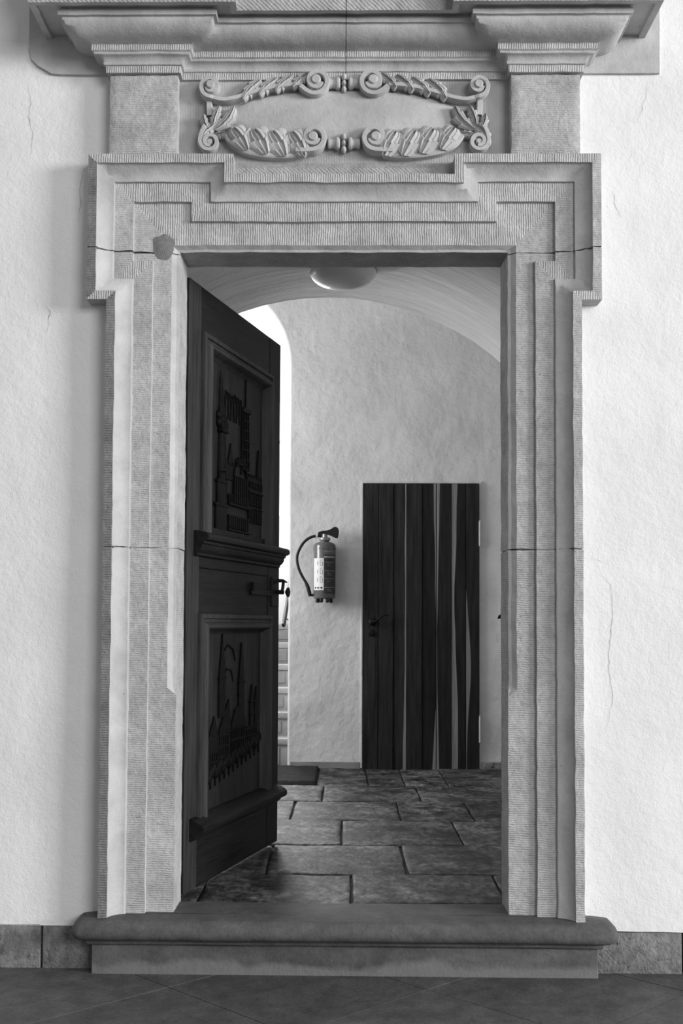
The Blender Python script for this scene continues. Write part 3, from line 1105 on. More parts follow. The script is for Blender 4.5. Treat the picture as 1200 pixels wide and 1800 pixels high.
# back wall with the arched stair opening and the plank door's recess
BY = 4.36
AR, AX, AZ = 0.642, -1.047, 3.17
wall_pts = []
path = [(AX + AR, 0.1)]
for k in range(25):
    a = PI * k / 24
    path.append((AX + AR * math.cos(a), AZ + AR * math.sin(a)))
path.append((AX - AR, 0.1))
RB = 0.016
rows = []
for k in range(7):
    a = PI / 2 * k / 6
    d = RB * (1 - math.sin(a))
    rows.append([(p.x, BY + RB * (1 - math.cos(a)), p.y) for p in offset(path, d)])
rows.append([(x, BY + 0.32, z) for x, z in path])
b = MB().grid([[(x, y, z) for x, y, z in r] for r in rows])
ed = [(p.x, p.y) for p in offset(path, RB)]
DX0, DX1, DZ1 = 0.140, 0.990, 2.282
hb = len(ed) // 2
b2 = [(x, BY, z) for x, z in ed]
o = len(b.v)
# right part with a notch for the door, left part, joined over the arch crown
right = [b2[i] for i in range(0, hb + 1)] + [(b2[hb][0], BY, 4.4), (2.3, BY, 4.4), (2.3, BY, 0.1), (DX1, BY, 0.1), (DX1, BY, DZ1), (DX0, BY, DZ1), (DX0, BY, 0.1)]
left = [b2[i] for i in range(hb, len(b2))] + [(-3.0, BY, 0.1), (-3.0, BY, 4.4), (b2[hb][0], BY, 4.4)]
b.add(right, [tuple(range(len(right)))])
b.add(left, [tuple(range(len(left)))])
# reveal of the door recess
b.add([(DX0, BY, 0.1), (DX0, BY, DZ1), (DX1, BY, DZ1), (DX1, BY, 0.1), (DX0, BY + 0.2, 0.1), (DX0, BY + 0.2, DZ1), (DX1, BY + 0.2, DZ1), (DX1, BY + 0.2, 0.1)],
      [(0, 1, 5, 4), (1, 2, 6, 5), (2, 3, 7, 6), (4, 5, 6, 7)])
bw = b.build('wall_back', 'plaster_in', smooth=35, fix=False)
struct(bw, 'rough white plaster wall behind the passage, cut by an arch to the stair')
t = struct(empty('trim_1'), 'thin plaster lip round the plank door')
MB().box(DX0 - 0.016, DX0, BY - 0.010, BY + 0.02, 0.2, DZ1 + 0.016, 0.003).build('lip', 'plaster_in', t)
MB().box(DX1, DX1 + 0.016, BY - 0.010, BY + 0.02, 0.2, DZ1 + 0.016, 0.003).build('lip', 'plaster_in', t)
MB().box(DX0, DX1, BY - 0.010, BY + 0.02, DZ1, DZ1 + 0.016, 0.003).build('lip', 'plaster_in', t)
t = struct(empty('baseboard_back'))
MB().box(-0.385, DX0 - 0.016, BY - 0.012, BY + 0.01, 0.19, 0.244, 0.003).build('board', 'board', t)
MB().box(DX1 + 0.016, 2.3, BY - 0.02, BY + 0.01, 0.19, 0.250, 0.006).build('stone_foot', 'plinth', t)

# stairwell
SX0, SX1 = AX - AR, AX + AR
v = MB()
v.box(SX1, SX1 + 0.1, BY + 0.3, 7.2, 0.1, 5.2)
struct(v.build('wall_stairs', 'white'))
struct(MB().box(SX0 - 0.1, SX0, BY + 0.3, 7.2, 0.1, 5.2).build('wall_stairs.001', 'white'))
struct(MB().box(SX0 - 0.1, SX1 + 0.1, BY + 0.28, 7.2, 5.1, 5.2).build('ceiling.002', 'white'))
struct(MB().box(SX0 - 0.1, SX1 + 0.1, BY + 0.28, BY + 0.34, AZ + AR, 5.2).build('wall_stairs.002', 'white'))
# landing wall with an arched window
WX0, WX1, WZ0, WZS = -1.50, -0.572, 2.24, 3.32
wr = (WX1 - WX0) / 2
wc = (WX0 + WX1) / 2
b = MB()
b.box(SX0, SX1, 7.0, 7.2, 0.1, WZ0)
b.box(SX0, WX0, 7.0, 7.2, WZ0, WZS)
b.box(WX1, SX1, 7.0, 7.2, WZ0, WZS)
ar = [(wc + wr * math.cos(PI * k / 20), WZS + wr * math.sin(PI * k / 20)) for k in range(21)]
b.prism([(SX1, WZS)] + ar[:11] + [(wc, 5.15), (SX1, 5.15)], 7.0, 7.2)
b.prism(ar[10:] + [(SX0, WZS), (SX0, 5.15), (wc, 5.15)], 7.0, 7.2)
struct(b.build('wall_landing', 'white'))
win = struct(empty('window_1', (wc, 7.1, WZ0)))
f = MB()
ip = [(wr * math.cos(PI * k / 20), WZS - WZ0 + wr * math.sin(PI * k / 20)) for k in range(21)]
path = [(-wr, 0.0)] + list(reversed(ip)) + [(wr, 0.0)]
rows = [[(p.x, y, p.y) for p in offset(path, d)] for d, y in ((0, 0.03), (0, -0.03), (0.05, -0.03), (0.05, 0.03))]
f.grid(rows, close_v=True)
f.box(-wr + 0.02, wr - 0.02, -0.026, 0.026, 0.004, 0.05)
f.box(-0.02, 0.02, -0.02, 0.02, 0, 1.5)
f.box(-wr, wr, -0.02, 0.02, 0.75, 0.785)
f.build('window_frame', 'frame_paint', win)
MB().prism([(-wr + .03, 0.03)] + [(x * 0.93, z) for x, z in reversed(ip)] + [(wr - .03, 0.03)], -0.003, 0.003).build('pane', 'glow_pane', win)
MB().box(-wr + 0.005, wr - 0.005, -0.098, -0.035, 0.0, 0.012, 0.003).build('window_sill', 'white', win)

stair = empty('stone_stair', (AX, 4.44, SILL))
thing(stair, 'pale stone stair rising behind the carved door to a bright landing', 'stairs')
zs = [0.400, 0.573, 0.746, 0.917, 1.088, 1.243]
ys = [4.46, 4.70, 4.96, 5.22, 5.48, 5.74]
prev = SILL - 0.02
for i, (z, y) in enumerate(zip(zs, ys)):
    yb = 6.995 if i == 5 else ys[i + 1] + 0.05
    b = MB()
    x1 = SX1 - 0.004 if i else SX1 - 0.004
    b.box(SX0 + 0.004 - AX, x1 - AX, y - 4.44, yb - 4.44, prev - SILL - (0.0 if i == 0 else 0.005), z - 0.045 - SILL, 0.004)
    b.box(SX0 + 0.004 - AX, x1 - AX, y - 0.02 - 4.44, yb - 4.44, z - 0.045 - SILL, z - SILL, 0.008)
    o = b.build('step', 'step_in', stair, smooth=40)
    p = MB()
    for q in (0.03, 0.40, 0.77):
        p.box(x1 - AX - q - 0.30, x1 - AX - q - 0.03, y - 0.008 - 4.44, y + 0.01 - 4.44, prev + 0.022 - SILL, z - 0.065 - SILL, 0.003)
        if i < 5:
            pass
    pieces = p
    pieces.build('riser_panel', 'step_panel', o)
    prev = z
rail = empty('stair_handrail', (-0.47, 4.95, 1.235))
thing(rail, 'dark metal handrail on the wall of the bright stair', 'handrail')
MB().tube([(-0.004, -0.004, -0.002), (0.0, 0.0, 0.0), (0.012, 0.30, 0.165), (0.020, 0.55, 0.335), (0.028, 1.1, 0.70)], 0.016, 12).build('rail_bar', 'iron', rail, smooth=40)
for y, z in ((0.18, 0.10), (0.9, 0.57)):
    MB().tube([(0.008, y, z - 0.012), (0.014, y, z - 0.05), (0.035, y, z - 0.065), (0.064, y, z - 0.066)], 0.005, 8).build('bracket', 'iron', rail, smooth=40)

# ------------------------------------------------------------------ ceiling lamp
lamp = empty('ceiling_lamp', (-0.006, 1.25, 2.832))
thing(lamp, 'round glass bowl lamp hanging under the passage vault', 'lamp')
pr = []
for k in range(15):
    a = PI / 2 * k / 14
    pr.append((max(0.001, 0.160 * math.sin(a)), 0.084 * (1 - math.cos(a))))
pr += [(0.152, 0.086), (0.13, 0.070)]
b = MB().lathe(pr, (0, 0, 0), 'Z', 48)
b.build('bowl', 'bowl', lamp, smooth=40)
MB().lathe([(0.154, 0.080), (0.163, 0.080), (0.163, 0.088), (0.154, 0.092)], (0, 0, 0), 'Z', 48).build('rim', 'metal', lamp, smooth=40)
MB().lathe([(0.012, 0.06), (0.012, 0.10), (0.09, 0.105), (0.09, 0.128), (0.02, 0.13)], (0, 0, 0), 'Z', 24).build('ceiling_rose', 'paint', lamp, smooth=40)

# ------------------------------------------------------------------ the carved door leaf (local x along the leaf, -y towards the viewer)
W_ = 1.118
Z0, Z1 = 0.222, 2.592
door = empty('carved_door', (-0.588, 0.300, 0.0), math.radians(90 - 14.66))
thing(door, 'dark oak door leaf standing open at left with carved townscape panels', 'door')
T_ = 0.058
MB().box(-0.03, 0.096, 0.0, T_, Z0, Z1, 0.003).build('stile', 'oak_stile', door)
MB().box(0.955, W_, 0.0, T_, Z0, Z1, 0.003).build('stile', 'oak', door)
for z0, z1 in ((2.395, Z1), (1.47, 1.64), (Z0, 0.50)):
    MB().box(0.099, 0.954, 0.001, T_ - 0.001, z0, z1, 0.003).build('rail', 'oak_h', door)
MB().box(0.099, 0.954, 0.004, T_ - 0.004, 1.285, 1.469, 0.003).build('middle_panel', 'oak_h', door)


def frame_mould(name, x0, x1, z0, z1, open_bottom=True):
    path = [(x0, z0), (x0, z1), (x1, z1), (x1, z0)]
    pr = [(0.0, 0.004), (0.0, -0.012), (0.004, -0.018), (0.012, -0.020), (0.020, -0.018), (0.023, -0.010), (0.034, -0.010), (0.040, -0.022), (0.048, -0.028), (0.057, -0.028),
          (0.064, -0.020), (0.068, -0.004), (0.078, 0.006), (0.086, 0.016)]
    rows = [[(p.x, y, p.y) for p in offset(path, d)] for d, y in pr]
    return MB().grid(rows).build(name, 'oak_stile', door, smooth=35)


frame_mould('panel_frame', 0.100, 0.975, 1.590, 2.412)
frame_mould('panel_frame', 0.085, 0.975, 0.455, 1.290)
up_panel = MB().box(0.17, 0.90, 0.014, 0.045, 1.58, 2.37).build('carved_panel', 'oak_panel', door)
lo_panel = MB().box(0.155, 0.90, 0.014, 0.045, 0.43, 1.25).build('carved_panel', 'oak_panel', door)


def ledge(u0, u1, pts):
    """horizontal drip ledge: profile (projection, z); ends returned as flat faces with a round nose."""
    b = MB()
    rows = []
    for k, u_ in enumerate((u0, u1)):
        rows.append([(u_ + (-1 if k == 0 else 1) * 0, -p, z) for p, z in pts])
    n = len(pts)
    b.add(rows[0] + rows[1], [(i, (i + 1) % n, (i + 1) % n + n, i + n) for i in range(n)] + [tuple(range(n)), tuple(range(2 * n - 1, n - 1, -1))])
    return b.build('ledge', 'oak_h', door, smooth=35)


ledge(0.033, 1.085, [(-0.004, 1.612), (0.02, 1.612), (0.056, 1.602), (0.062, 1.596), (0.064, 1.586), (0.061, 1.577), (0.054, 1.573), (0.044, 1.571), (0.043, 1.562), (0.036, 1.558),
                     (0.034, 1.545), (0.026, 1.533), (0.016, 1.526), (0.014, 1.516), (0.006, 1.513), (-0.004, 1.513)])
ledge(0.018, 1.080, [(-0.004, 0.500), (0.022, 0.492), (0.048, 0.478), (0.058, 0.468), (0.060, 0.455), (0.055, 0.444), (0.044, 0.438), (0.030, 0.436), (0.026, 0.424), (0.012, 0.414), (-0.004, 0.412)])

# carving: column, towers, facade (depth towards the viewer is -y)
PYB = 0.014


def P(b, x0, x1, z0, z1, h=0.008, bev=0.001):
    b.box(x0, x1, PYB - h, PYB + 0.004, z0, z1, min(bev, h * 0.3))


def tri(b, pts, h=0.008):
    b.prism(pts, PYB - h, PYB + 0.002)


col_ = MB()
P(col_, 0.285, 0.405, 1.640, 1.735, 0.012)
P(col_, 0.272, 0.415, 1.735, 1.748, 0.016)
P(col_, 0.300, 0.395, 1.748, 1.835, 0.012)
P(col_, 0.290, 0.405, 1.835, 1.846, 0.016)
for k in range(5):
    P(col_, 0.312 + k * 0.002, 0.384 - k * 0.002, 1.846 + k * 0.008, 1.854 + k * 0.008, 0.013 + 0.001 * (k % 2))
col_.lathe([(0.030, 0.0), (0.027, 0.10), (0.024, 0.16), (0.030, 0.165), (0.030, 0.172), (0.022, 0.176)], (0.348, PYB, 1.882), 'Z', 14)
P(col_, 0.312, 0.388, 2.045, 2.062, 0.026)
for dx, dz, r in ((-0.03, 2.085, 0.024), (0.03, 2.080, 0.026), (0.0, 2.10, 0.030), (-0.036, 2.115, 0.020), (0.038, 2.110, 0.018), (0.0, 2.075, 0.028)):
    col_.sphere((0.35 + dx, PYB - 0.004, dz), r, (1, 0.8, 0.9))
col_.lathe([(0.020, 0.0), (0.022, 0.03), (0.014, 0.06), (0.016, 0.10), (0.011, 0.13), (0.012, 0.15), (0.002, 0.19)], (0.345, PYB, 2.115), 'Z', 12)
col_.build('carved_column', 'oak_carved', up_panel, smooth=40)
rays = MB()
for k in range(6):
    x = 0.41 + 0.035 * k
    pts = [(x, PYB - 0.001, 2.235 - 0.006 * (k % 3)), (x - 0.012, PYB - 0.003, 2.20), (x - 0.010, PYB - 0.003, 2.15), (x - 0.014 + 0.01 * (k % 2), PYB - 0.002, 2.115)]
    rays.tube(pts, 0.0035, 6)
    rays.tube([(x, PYB - 0.001, 2.235 - 0.006 * (k % 3)), (x + 0.012, PYB - 0.003, 2.228), (x + 0.016, PYB - 0.002, 2.20)], 0.0035, 6)
rays.build('carved_cloud', 'oak_carved', up_panel, smooth=40)
tw = MB()
for k in range(6):
    z = 1.925 + k * 0.043
    hw = 0.048 - 0.002 * k
    P(tw, 0.655 - hw, 0.655 + hw, z, z + 0.006, 0.010)
    for q in (-1, -0.33, 0.33, 1):
        P(tw, 0.655 + q * hw * 0.88 - 0.0035, 0.655 + q * hw * 0.88 + 0.0035, z + 0.006, z + 0.043, 0.008)
P(tw, 0.606, 0.704, 2.180, 2.200, 0.012)
tri(tw, [(0.648, 2.2), (0.662, 2.2), (0.655, 2.33)], 0.006)
P(tw, 0.600, 0.606, 1.90, 2.20, 0.007)
tw.build('carved_tower', 'oak_carved', up_panel)
fa = MB()
P(fa, 0.405, 0.520, 1.86, 1.925, 0.006)
P(fa, 0.690, 0.880, 1.84, 1.905, 0.006)
for k in range(6):
    P(fa, 0.410 + k * 0.018, 0.420 + k * 0.018, 1.925, 1.938, 0.008)
for k in range(9):
    P(fa, 0.695 + k * 0.021, 0.706 + k * 0.021, 1.905, 1.917, 0.008)
    P(fa, 0.695 + k * 0.021, 0.705 + k * 0.021, 1.855, 1.885, 0.011)
    P(fa, 0.695 + k * 0.021, 0.705 + k * 0.021, 1.70, 1.76, 0.009)
    P(fa, 0.695 + k * 0.021, 0.705 + k * 0.021, 1.775, 1.83, 0.009)
P(fa, 0.690, 0.885, 1.834, 1.842, 0.012)
P(fa, 0.690, 0.885, 1.762, 1.768, 0.010)
for dx in range(7):
    x = 0.500 + dx * 0.026
    P(fa, x, x + 0.012, 1.765, 1.885, 0.013)
for k in range(7):
    a0, a1 = PI * k / 7, PI * (k + 1) / 7
    fa.tube([(0.585 + 0.085 * math.cos(a0), PYB - 0.006, 1.885 + 0.06 * math.sin(a0)), (0.585 + 0.085 * math.cos(a1), PYB - 0.006, 1.885 + 0.06 * math.sin(a1))], 0.007, 6)
for k in range(5):
    fa.sphere((0.545 + 0.022 * k, PYB - 0.004, 1.948 + 0.010 * (k % 2)), 0.014, (1, 0.8, 1))
P(fa, 0.430, 0.700, 1.752, 1.762, 0.016)
P(fa, 0.430, 0.700, 1.705, 1.712, 0.012)
for k in range(10):
    P(fa, 0.438 + k * 0.026, 0.450 + k * 0.026, 1.762, 1.800, 0.010)
    P(fa, 0.436 + k * 0.026, 0.452 + k * 0.026, 1.655, 1.705, 0.012)
    P(fa, 0.438 + k * 0.026, 0.447 + k * 0.026, 1.622, 1.640, 0.010)
P(fa, 0.425, 0.705, 1.643, 1.652, 0.014)
P(fa, 0.405, 0.412, 1.62, 1.86, 0.010)
fa.build('carved_facade', 'oak_carved', up_panel)
for pts, h_ in (([(0.43, 1.925), (0.50, 1.925), (0.468, 2.02)], 0.006), ([(0.80, 1.905), (0.85, 1.905), (0.825, 2.04)], 0.008),
                ([(0.195, 1.93), (0.25, 1.86), (0.265, 1.70), (0.20, 1.72)], 0.005)):
    spi = MB()
    tri(spi, pts, h_)
    spi.build('carved_spire', 'oak_carved', up_panel)

low = MB()          # lower panel: a town on a slope, gables, towers, trees below
for x0, z0, w0, h0 in ((0.20, 0.64, 0.16, 0.09), (0.35, 0.69, 0.14, 0.10), (0.50, 0.70, 0.18, 0.11), (0.69, 0.72, 0.15, 0.07)):
    P(low, x0, x0 + w0, z0, z0 + h0, 0.006)
    nwin = int(w0 / 0.024)
    for k in range(nwin):
        P(low, x0 + 0.006 + k * 0.024, x0 + 0.016 + k * 0.024, z0 + 0.012, z0 + h0 * 0.45, 0.010)
        P(low, x0 + 0.006 + k * 0.024, x0 + 0.016 + k * 0.024, z0 + h0 * 0.55, z0 + h0 - 0.010, 0.010)
    P(low, x0 - 0.004, x0 + w0 + 0.004, z0 + h0, z0 + h0 + 0.006, 0.010)
low.build('carved_houses', 'oak_carved', lo_panel)
rf = MB()
for pts in ([(0.196, 0.735), (0.364, 0.735), (0.30, 0.87)], [(0.346, 0.795), (0.494, 0.795), (0.47, 0.93), (0.40, 0.86)], [(0.496, 0.815), (0.684, 0.815), (0.64, 0.90), (0.55, 0.885)]):
    tri(rf, pts, 0.007)
rf.build('carved_roof', 'oak_carved', lo_panel)
for x, z0, h0, w0 in ((0.385, 0.86, 0.16, 0.036), (0.62, 0.89, 0.10, 0.034), (0.76, 0.79, 0.11, 0.022), (0.82, 0.79, 0.10, 0.022)):
    tws = MB()
    P(tws, x - w0, x + w0, z0, z0 + h0, 0.008)
    P(tws, x - w0 - 0.006, x + w0 + 0.006, z0 + h0, z0 + h0 + 0.007, 0.012)
    P(tws, x - w0 - 0.004, x + w0 + 0.004, z0 + h0 * 0.5, z0 + h0 * 0.5 + 0.005, 0.011)
    tri(tws, [(x - w0, z0 + h0 + 0.007), (x + w0, z0 + h0 + 0.007), (x, z0 + h0 + 0.007 + w0 * (5.0 if x < 0.7 else 3.2))], 0.008)
    tws.build('carved_tower', 'oak_carved', lo_panel)
tr = MB()
for k in range(26):
    x = 0.185 + k * 0.027
    tr.sphere((x, PYB - 0.003, 0.628 + 0.004 * k + 0.012 * math.sin(k * 2.1)), 0.020, (1, 0.7, 1.2))
    if k % 2:
        tri(tr, [(x - 0.014, 0.625 + 0.004 * k), (x + 0.014, 0.625 + 0.004 * k), (x, 0.565 + 0.004 * k)], 0.006)
tr.build('carved_trees', 'oak_carved', lo_panel, smooth=50)
cl = MB()
cl.tube([(0.36, PYB - 0.001, 1.02), (0.37, PYB - 0.003, 1.08), (0.40, PYB - 0.003, 1.13), (0.46, PYB - 0.003, 1.16), (0.52, PYB - 0.003, 1.14), (0.55, PYB - 0.001, 1.09)], 0.0035, 6)
cl.tube([(0.42, PYB - 0.001, 1.02), (0.44, PYB - 0.003, 1.06), (0.50, PYB - 0.003, 1.05), (0.53, PYB - 0.001, 1.00)], 0.003, 6)
cl.build('carved_cloud', 'oak_carved', lo_panel, smooth=40)

# latch: long plate, thumb lever and knob
lt = MB()
lt.box(0.70, 1.00, -0.010, 0.004, 1.378, 1.402, 0.003)
lt.box(0.99, 1.095, -0.008, 0.004, 1.33, 1.47, 0.004)
lt.box(0.70, 0.716, -0.020, 0.0, 1.395, 1.435, 0.004)
latch = lt.build('latch_plate', 'iron', door)
hd = MB()
hd.tube([(1.05, 0.0, 1.398), (1.05, -0.045, 1.398)], 0.011, 12)
hd.lathe([(0.006, 0.0), (0.012, -0.004), (0.023, -0.010), (0.024, -0.016), (0.012, -0.021), (0.002, -0.022)], (1.055, -0.052, 1.398), 'Y', 16)
hd.tube([(1.05, -0.036, 1.40), (1.052, -0.040, 1.42), (1.058, -0.040, 1.440), (1.05, -0.048, 1.452)], [0.007, 0.008, 0.008, 0.004], 8)
hd.tube([(1.02, -0.006, 1.440), (1.035, -0.022, 1.452), (1.052, -0.040, 1.452), (1.07, -0.056, 1.444)], [0.004, 0.009, 0.008, 0.003], 8)
hd.build('handle', 'iron', latch, smooth=40)
for z in (0.50, 2.30):
    MB().lathe([(0.012, -0.07), (0.012, 0.07)], (-0.028, 0.070, z), 'Z', 12).build('hinge', 'iron', door, smooth=40)

kp = thing(empty('latch_keeper', (0.612, 0.285, 1.28)), 'small black iron latch keeper at the right jamb', 'hook')
b = MB()
b.tube([(0.02, 0.0, 0.0), (0.0, 0.004, 0.004), (-0.010, 0.006, 0.0), (-0.016, 0.006, -0.006)], [0.010, 0.010, 0.007, 0.002], 8)
b.box(0.0, 0.06, -0.020, 0.012, -0.05, 0.05, 0.004)
b.build('hook', 'iron', kp, smooth=40)

# ------------------------------------------------------------------ the plank door in the back wall
pd = empty('plank_door', ((DX0 + DX1) / 2, BY, SILL))
thing(pd, 'low door of dark upright planks with pale sapwood streaks in the back wall', 'door')
cxp = (DX0 + DX1) / 2
bx = [0.1415, 0.253, 0.362, 0.460, 0.573, 0.676, 0.785, 0.891, 0.9885]
zb, ztp = 0.192, 2.279
PD = BY - 0.018


def streak(kind, z):
    q = (z - zb) / (ztp - zb)
    n = 0.004 * fbm(z * 3.1, kind, 1.0, 2)
    if kind == 3:
        return 0.010 + (0.016 * max(0, 0.35 - q) / 0.35) + n
    if kind == 5:
        return max(0.0, 0.012 * max(0, q - 0.55) / 0.3 + 0.026 * max(0, 0.22 - q) / 0.22) + n * 0.5
    if kind == 6:
        return 0.020 * max(0, q - 0.5) / 0.5 + 0.016 * max(0, 0.3 - q) / 0.3 + 0.004 + n * 0.5
    if kind == 7:
        return 0.034 + 0.016 * math.sin(q * 7 + 0.6) * (1 - q * 0.4) + n
    if kind == 8:
        return 0.030 * math.exp(-((q - 0.36) / 0.17) ** 2) + 0.004 * (q < 0.6) + n * 0.4
    return 0.0


for i in range(8):
    a, c = bx[i] + 0.0022 - cxp, bx[i + 1] - 0.0022 - cxp
    dy = (-0.006 if i % 2 else 0.0) + random.uniform(-0.002, 0.002)
    side = {2: 1, 4: 1, 5: -1, 6: -1, 7: -1}.get(i, 0)
    kind = i + 1
    b = MB()
    NZ = 48
    fr, back = [], []
    for k in range(NZ + 1):
        z = zb + (ztp - zb) * k / NZ
        s_ = max(0.0006, streak(kind, z)) if side else 0.02
        mid = (c - s_) if side >= 0 else (a + s_)
        fr.append([(a, PD + dy + 0.022 - BY, z - SILL), (a, PD + dy + 0.003 - BY, z - SILL), (a + 0.0004, PD + dy - BY, z - SILL), (mid, PD + dy - BY, z - SILL), (c - 0.0004, PD + dy - BY, z - SILL), (c, PD + dy + 0.003 - BY, z - SILL), (c, PD + dy + 0.022 - BY, z - SILL)])
    b.grid(fr)
    o_ = b.build('plank', ['plank', 'sapwood'], pd, fix=False)
    mi = []
    for k in range(NZ):
        for j in range(6):
            pale = (side > 0 and j in (3,)) or (side < 0 and j in (2,))
            mi.append(1 if pale and streak(kind, zb + (ztp - zb) * (k + 0.5) / NZ) > 0.0016 else 0)
    o_.data.polygons.foreach_set('material_index', mi)
MB().box(bx[0] - cxp, bx[-1] - cxp, 0.004, 0.03, zb - SILL, ztp - SILL).build('backing', 'grout', pd)
b = MB()
b.lathe([(0.002, -0.012), (0.014, -0.010), (0.026, -0.004), (0.028, 0.0)], (0.208 - cxp, PD - BY - 0.004, 1.262 - SILL), 'Y', 18)
b.tube([(0.208 - cxp, PD - BY - 0.01, 1.262 - SILL), (0.208 - cxp, PD - BY - 0.045, 1.262 - SILL), (0.235 - cxp, PD - BY - 0.052, 1.268 - SILL), (0.275 - cxp, PD - BY - 0.052, 1.300 - SILL), (0.300 - cxp, PD - BY - 0.052, 1.318 - SILL), (0.328 - cxp, PD - BY - 0.05, 1.312 - SILL)],
       [0.010, 0.010, 0.009, 0.007, 0.008, 0.010], 10)
b.build('lever_handle', 'iron', pd, smooth=40)
b = MB()
b.lathe([(0.002, -0.008), (0.022, -0.006), (0.027, 0.0)], (0.205 - cxp, PD - BY - 0.004, 1.182 - SILL), 'Y', 6)
b.build('escutcheon', 'iron', pd)
for z0, z1 in ((1.82, 2.0), (0.39, 0.58)):
    b = MB()
    b.lathe([(0.006, 0), (0.009, 0.003), (0.009, z1 - z0 - 0.003), (0.006, z1 - z0)], (DX1 + 0.004 - cxp, -0.022, z0 - SILL), 'Z', 12)
    b.sphere((DX1 + 0.004 - cxp, -0.022, z1 - SILL + 0.004), 0.007)
    b.build('hinge', 'paint', pd, smooth=40)

# ------------------------------------------------------------------ fire extinguisher
fe = empty('fire_extinguisher', (-0.139, 4.262, 1.40))
thing(fe, 'fire extinguisher with black hose and printed label on the white wall', 'fire extinguisher')
R_ = 0.081
zb_, zt_ = 0.027, 0.445
prf = [(0.001, zb_), (R_ - 0.012, zb_), (R_ - 0.003, zb_ + 0.004), (R_, zb_ + 0.012), (R_, zt_ - 0.035)]
for k in range(1, 7):
    a = PI / 2 * k / 6
    prf.append((R_ - 0.045 * (1 - math.cos(a)), zt_ - 0.035 + 0.030 * math.sin(a)))
prf += [(0.031, zt_ - 0.002), (0.031, zt_ + 0.004), (0.001, zt_ + 0.004)]
MB().lathe(prf, (0, 0, 0), 'Z', 40).build('cylinder', 'red', fe, smooth=35)
b = MB().lathe([(0.030, zt_), (0.036, zt_ + 0.004), (0.040, zt_ + 0.010), (0.040, zt_ + 0.024), (0.034, zt_ + 0.028), (0.020, zt_ + 0.030), (0.017, zt_ + 0.060), (0.020, zt_ + 0.066), (0.012, zt_ + 0.070)], (0, 0, 0), 'Z', 20)
b.build('valve', 'metal', fe, smooth=35)
# squeeze grip: rises to a broad beak at the right
b = MB()
prof_ = [(-0.052, 0.500), (-0.046, 0.513), (-0.020, 0.522), (0.015, 0.524), (0.045, 0.535), (0.066, 0.550), (0.082, 0.552), (0.095, 0.543), (0.103, 0.523), (0.100, 0.490), (0.094, 0.468), (0.080, 0.470), (0.050, 0.484), (0.020, 0.496), (-0.010, 0.500), (-0.035, 0.494)]
n = len(prof_)
vs_, fs_ = [], []
for y, sc in ((-0.020, 0.93), (-0.014, 1.0), (0.014, 1.0), (0.020, 0.93)):
    for x, z in prof_:
        vs_.append((0.025 + (x - 0.025) * sc, y, 0.51 + (z - 0.51) * sc))
for k in range(3):
    fs_ += [(k * n + i, k * n + (i + 1) % n, (k + 1) * n + (i + 1) % n, (k + 1) * n + i) for i in range(n)]
fs_ += [tuple(range(n)), tuple(range(4 * n - 1, 3 * n - 1, -1))]
b.add(vs_, fs_)
b.build('grip', 'rubber', fe, smooth=30)
b = MB()
hose = smooth_path([(-0.020, -0.004, 0.484), (-0.06, -0.006, 0.485), (-0.11, -0.010, 0.470), (-0.155, -0.012, 0.432), (-0.190, -0.012, 0.370), (-0.200, -0.012, 0.315), (-0.188, -0.012, 0.250), (-0.158, -0.012, 0.185), (-0.133, -0.014, 0.145)], 5)
b.tube(hose, 0.0105, 12)
b.build('hose', 'rubber', fe, smooth=40)
MB().tube([(-0.136, -0.014, 0.150), (-0.120, -0.014, 0.115), (-0.108, -0.014, 0.07), (-0.104, -0.014, 0.045)], [0.011, 0.014, 0.014, 0.010], 12).build('nozzle', 'rubber', fe, smooth=40)
MB().box(-0.108, -0.078, -0.020, 0.0, 0.045, 0.064, 0.003).build('nozzle_clip', 'rubber', fe)
MB().tube([(-0.052, -0.005, 0.485), (-0.066, -0.0065, 0.4845)], 0.0125, 12).build('hose_ferrule', 'label', fe, smooth=40)
for a in (-145, -110, -70, -40, 40, 140):
    x, y = 0.062 * math.cos(math.radians(a)), 0.062 * math.sin(math.radians(a))
    MB().lathe([(0.009, 0.0), (0.013, 0.006), (0.013, 0.020), (0.010, 0.030)], (x, y, 0.0), 'Z', 10).build('foot', 'rubber', fe, smooth=40)


def patch(b, a0, a1, z0, z1, r, mi=0, n=8):
    rows = []
    for k in range(n + 1):
        a = math.radians(a0 + (a1 - a0) * k / n)
        rows.append([(r * math.cos(a), r * math.sin(a), z0), (r * math.cos(a), r * math.sin(a), z1)])
    b.grid(rows, mi)


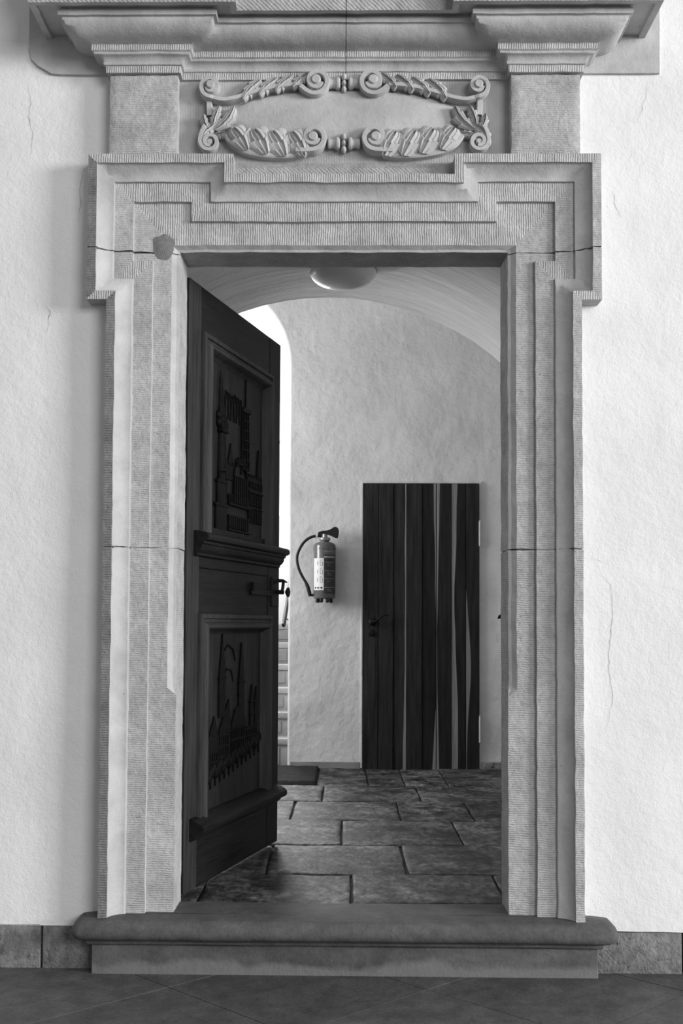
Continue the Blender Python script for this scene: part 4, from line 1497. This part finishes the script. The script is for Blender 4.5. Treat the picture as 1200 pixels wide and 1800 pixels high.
b = MB()       # label: pale picture column at the left, dark text column at the right; -90 deg faces the viewer
patch(b, -158, -93, 0.090, 0.320, R_ + 0.0008, 0)
patch(b, -93, -20, 0.065, 0.345, R_ + 0.0008, 1)
patch(b, -93, -25, 0.322, 0.336, R_ + 0.0012, 3)
for z in (0.375, 0.365, 0.290, 0.228, 0.170, 0.108):
    patch(b, -92, -28, z, z + 0.003, R_ + 0.0013, 3)
for z in (0.283, 0.272, 0.262, 0.215, 0.205, 0.196, 0.158, 0.149, 0.098, 0.090, 0.082):
    patch(b, -75, -40 - 12 * ((z * 1000) % 3), z, z + 0.002, R_ + 0.0013, 3)
for k, z in enumerate((0.268, 0.208, 0.148)):       # three small line figures
    patch(b, -128, -126, z, z + 0.032, R_ + 0.0013, 2)
    patch(b, -112, -110, z - 0.004, z + 0.040, R_ + 0.0013, 2)
    patch(b, -112, -100, z + 0.038, z + 0.040, R_ + 0.0013, 2)
    patch(b, -112, -100, z - 0.004, z - 0.002, R_ + 0.0013, 2)
    patch(b, -101, -99, z - 0.004, z + 0.030, R_ + 0.0013, 2)
    patch(b, -134, -120, z + 0.015, z + 0.017, R_ + 0.0013, 2)
for k in range(3):
    patch(b, -146 + 18 * k, -135 + 18 * k, 0.100, 0.112, R_ + 0.0013, 2)
b.build('label', ['label', 'label_dark', 'ink', 'ink_pale'], fe, smooth=60, fix=False)
b = MB().box(-0.03, 0.03, 0.075, 0.098, 0.24, 0.42, 0.004)
b.lathe([(R_ + 0.001, 0.385), (R_ + 0.003, 0.386), (R_ + 0.003, 0.396), (R_ + 0.001, 0.397)], (0, 0, 0), 'Z', 36)
b.build('wall_bracket', 'red', fe, smooth=40)

# ------------------------------------------------------------------ door mat
b = MB()
x0, x1, y0, y1 = -1.05, -0.165, 3.45, 4.30
rows = []
for j in range(41):
    row = []
    for i in range(45):
        x, y = x0 + (x1 - x0) * i / 44, y0 + (y1 - y0) * j / 40
        e = i in (0, 44) or j in (0, 40)
        row.append((x + random.uniform(-.004, .004), y + random.uniform(-.004, .004), (0.2 if e else 0.224) + random.uniform(-0.003, 0.003)))
    rows.append(row)
b.grid(rows)
thing(b.build('door_mat', 'mat', smooth=80, fix=False), 'dark bristly doormat on the slabs in front of the stair', 'doormat')
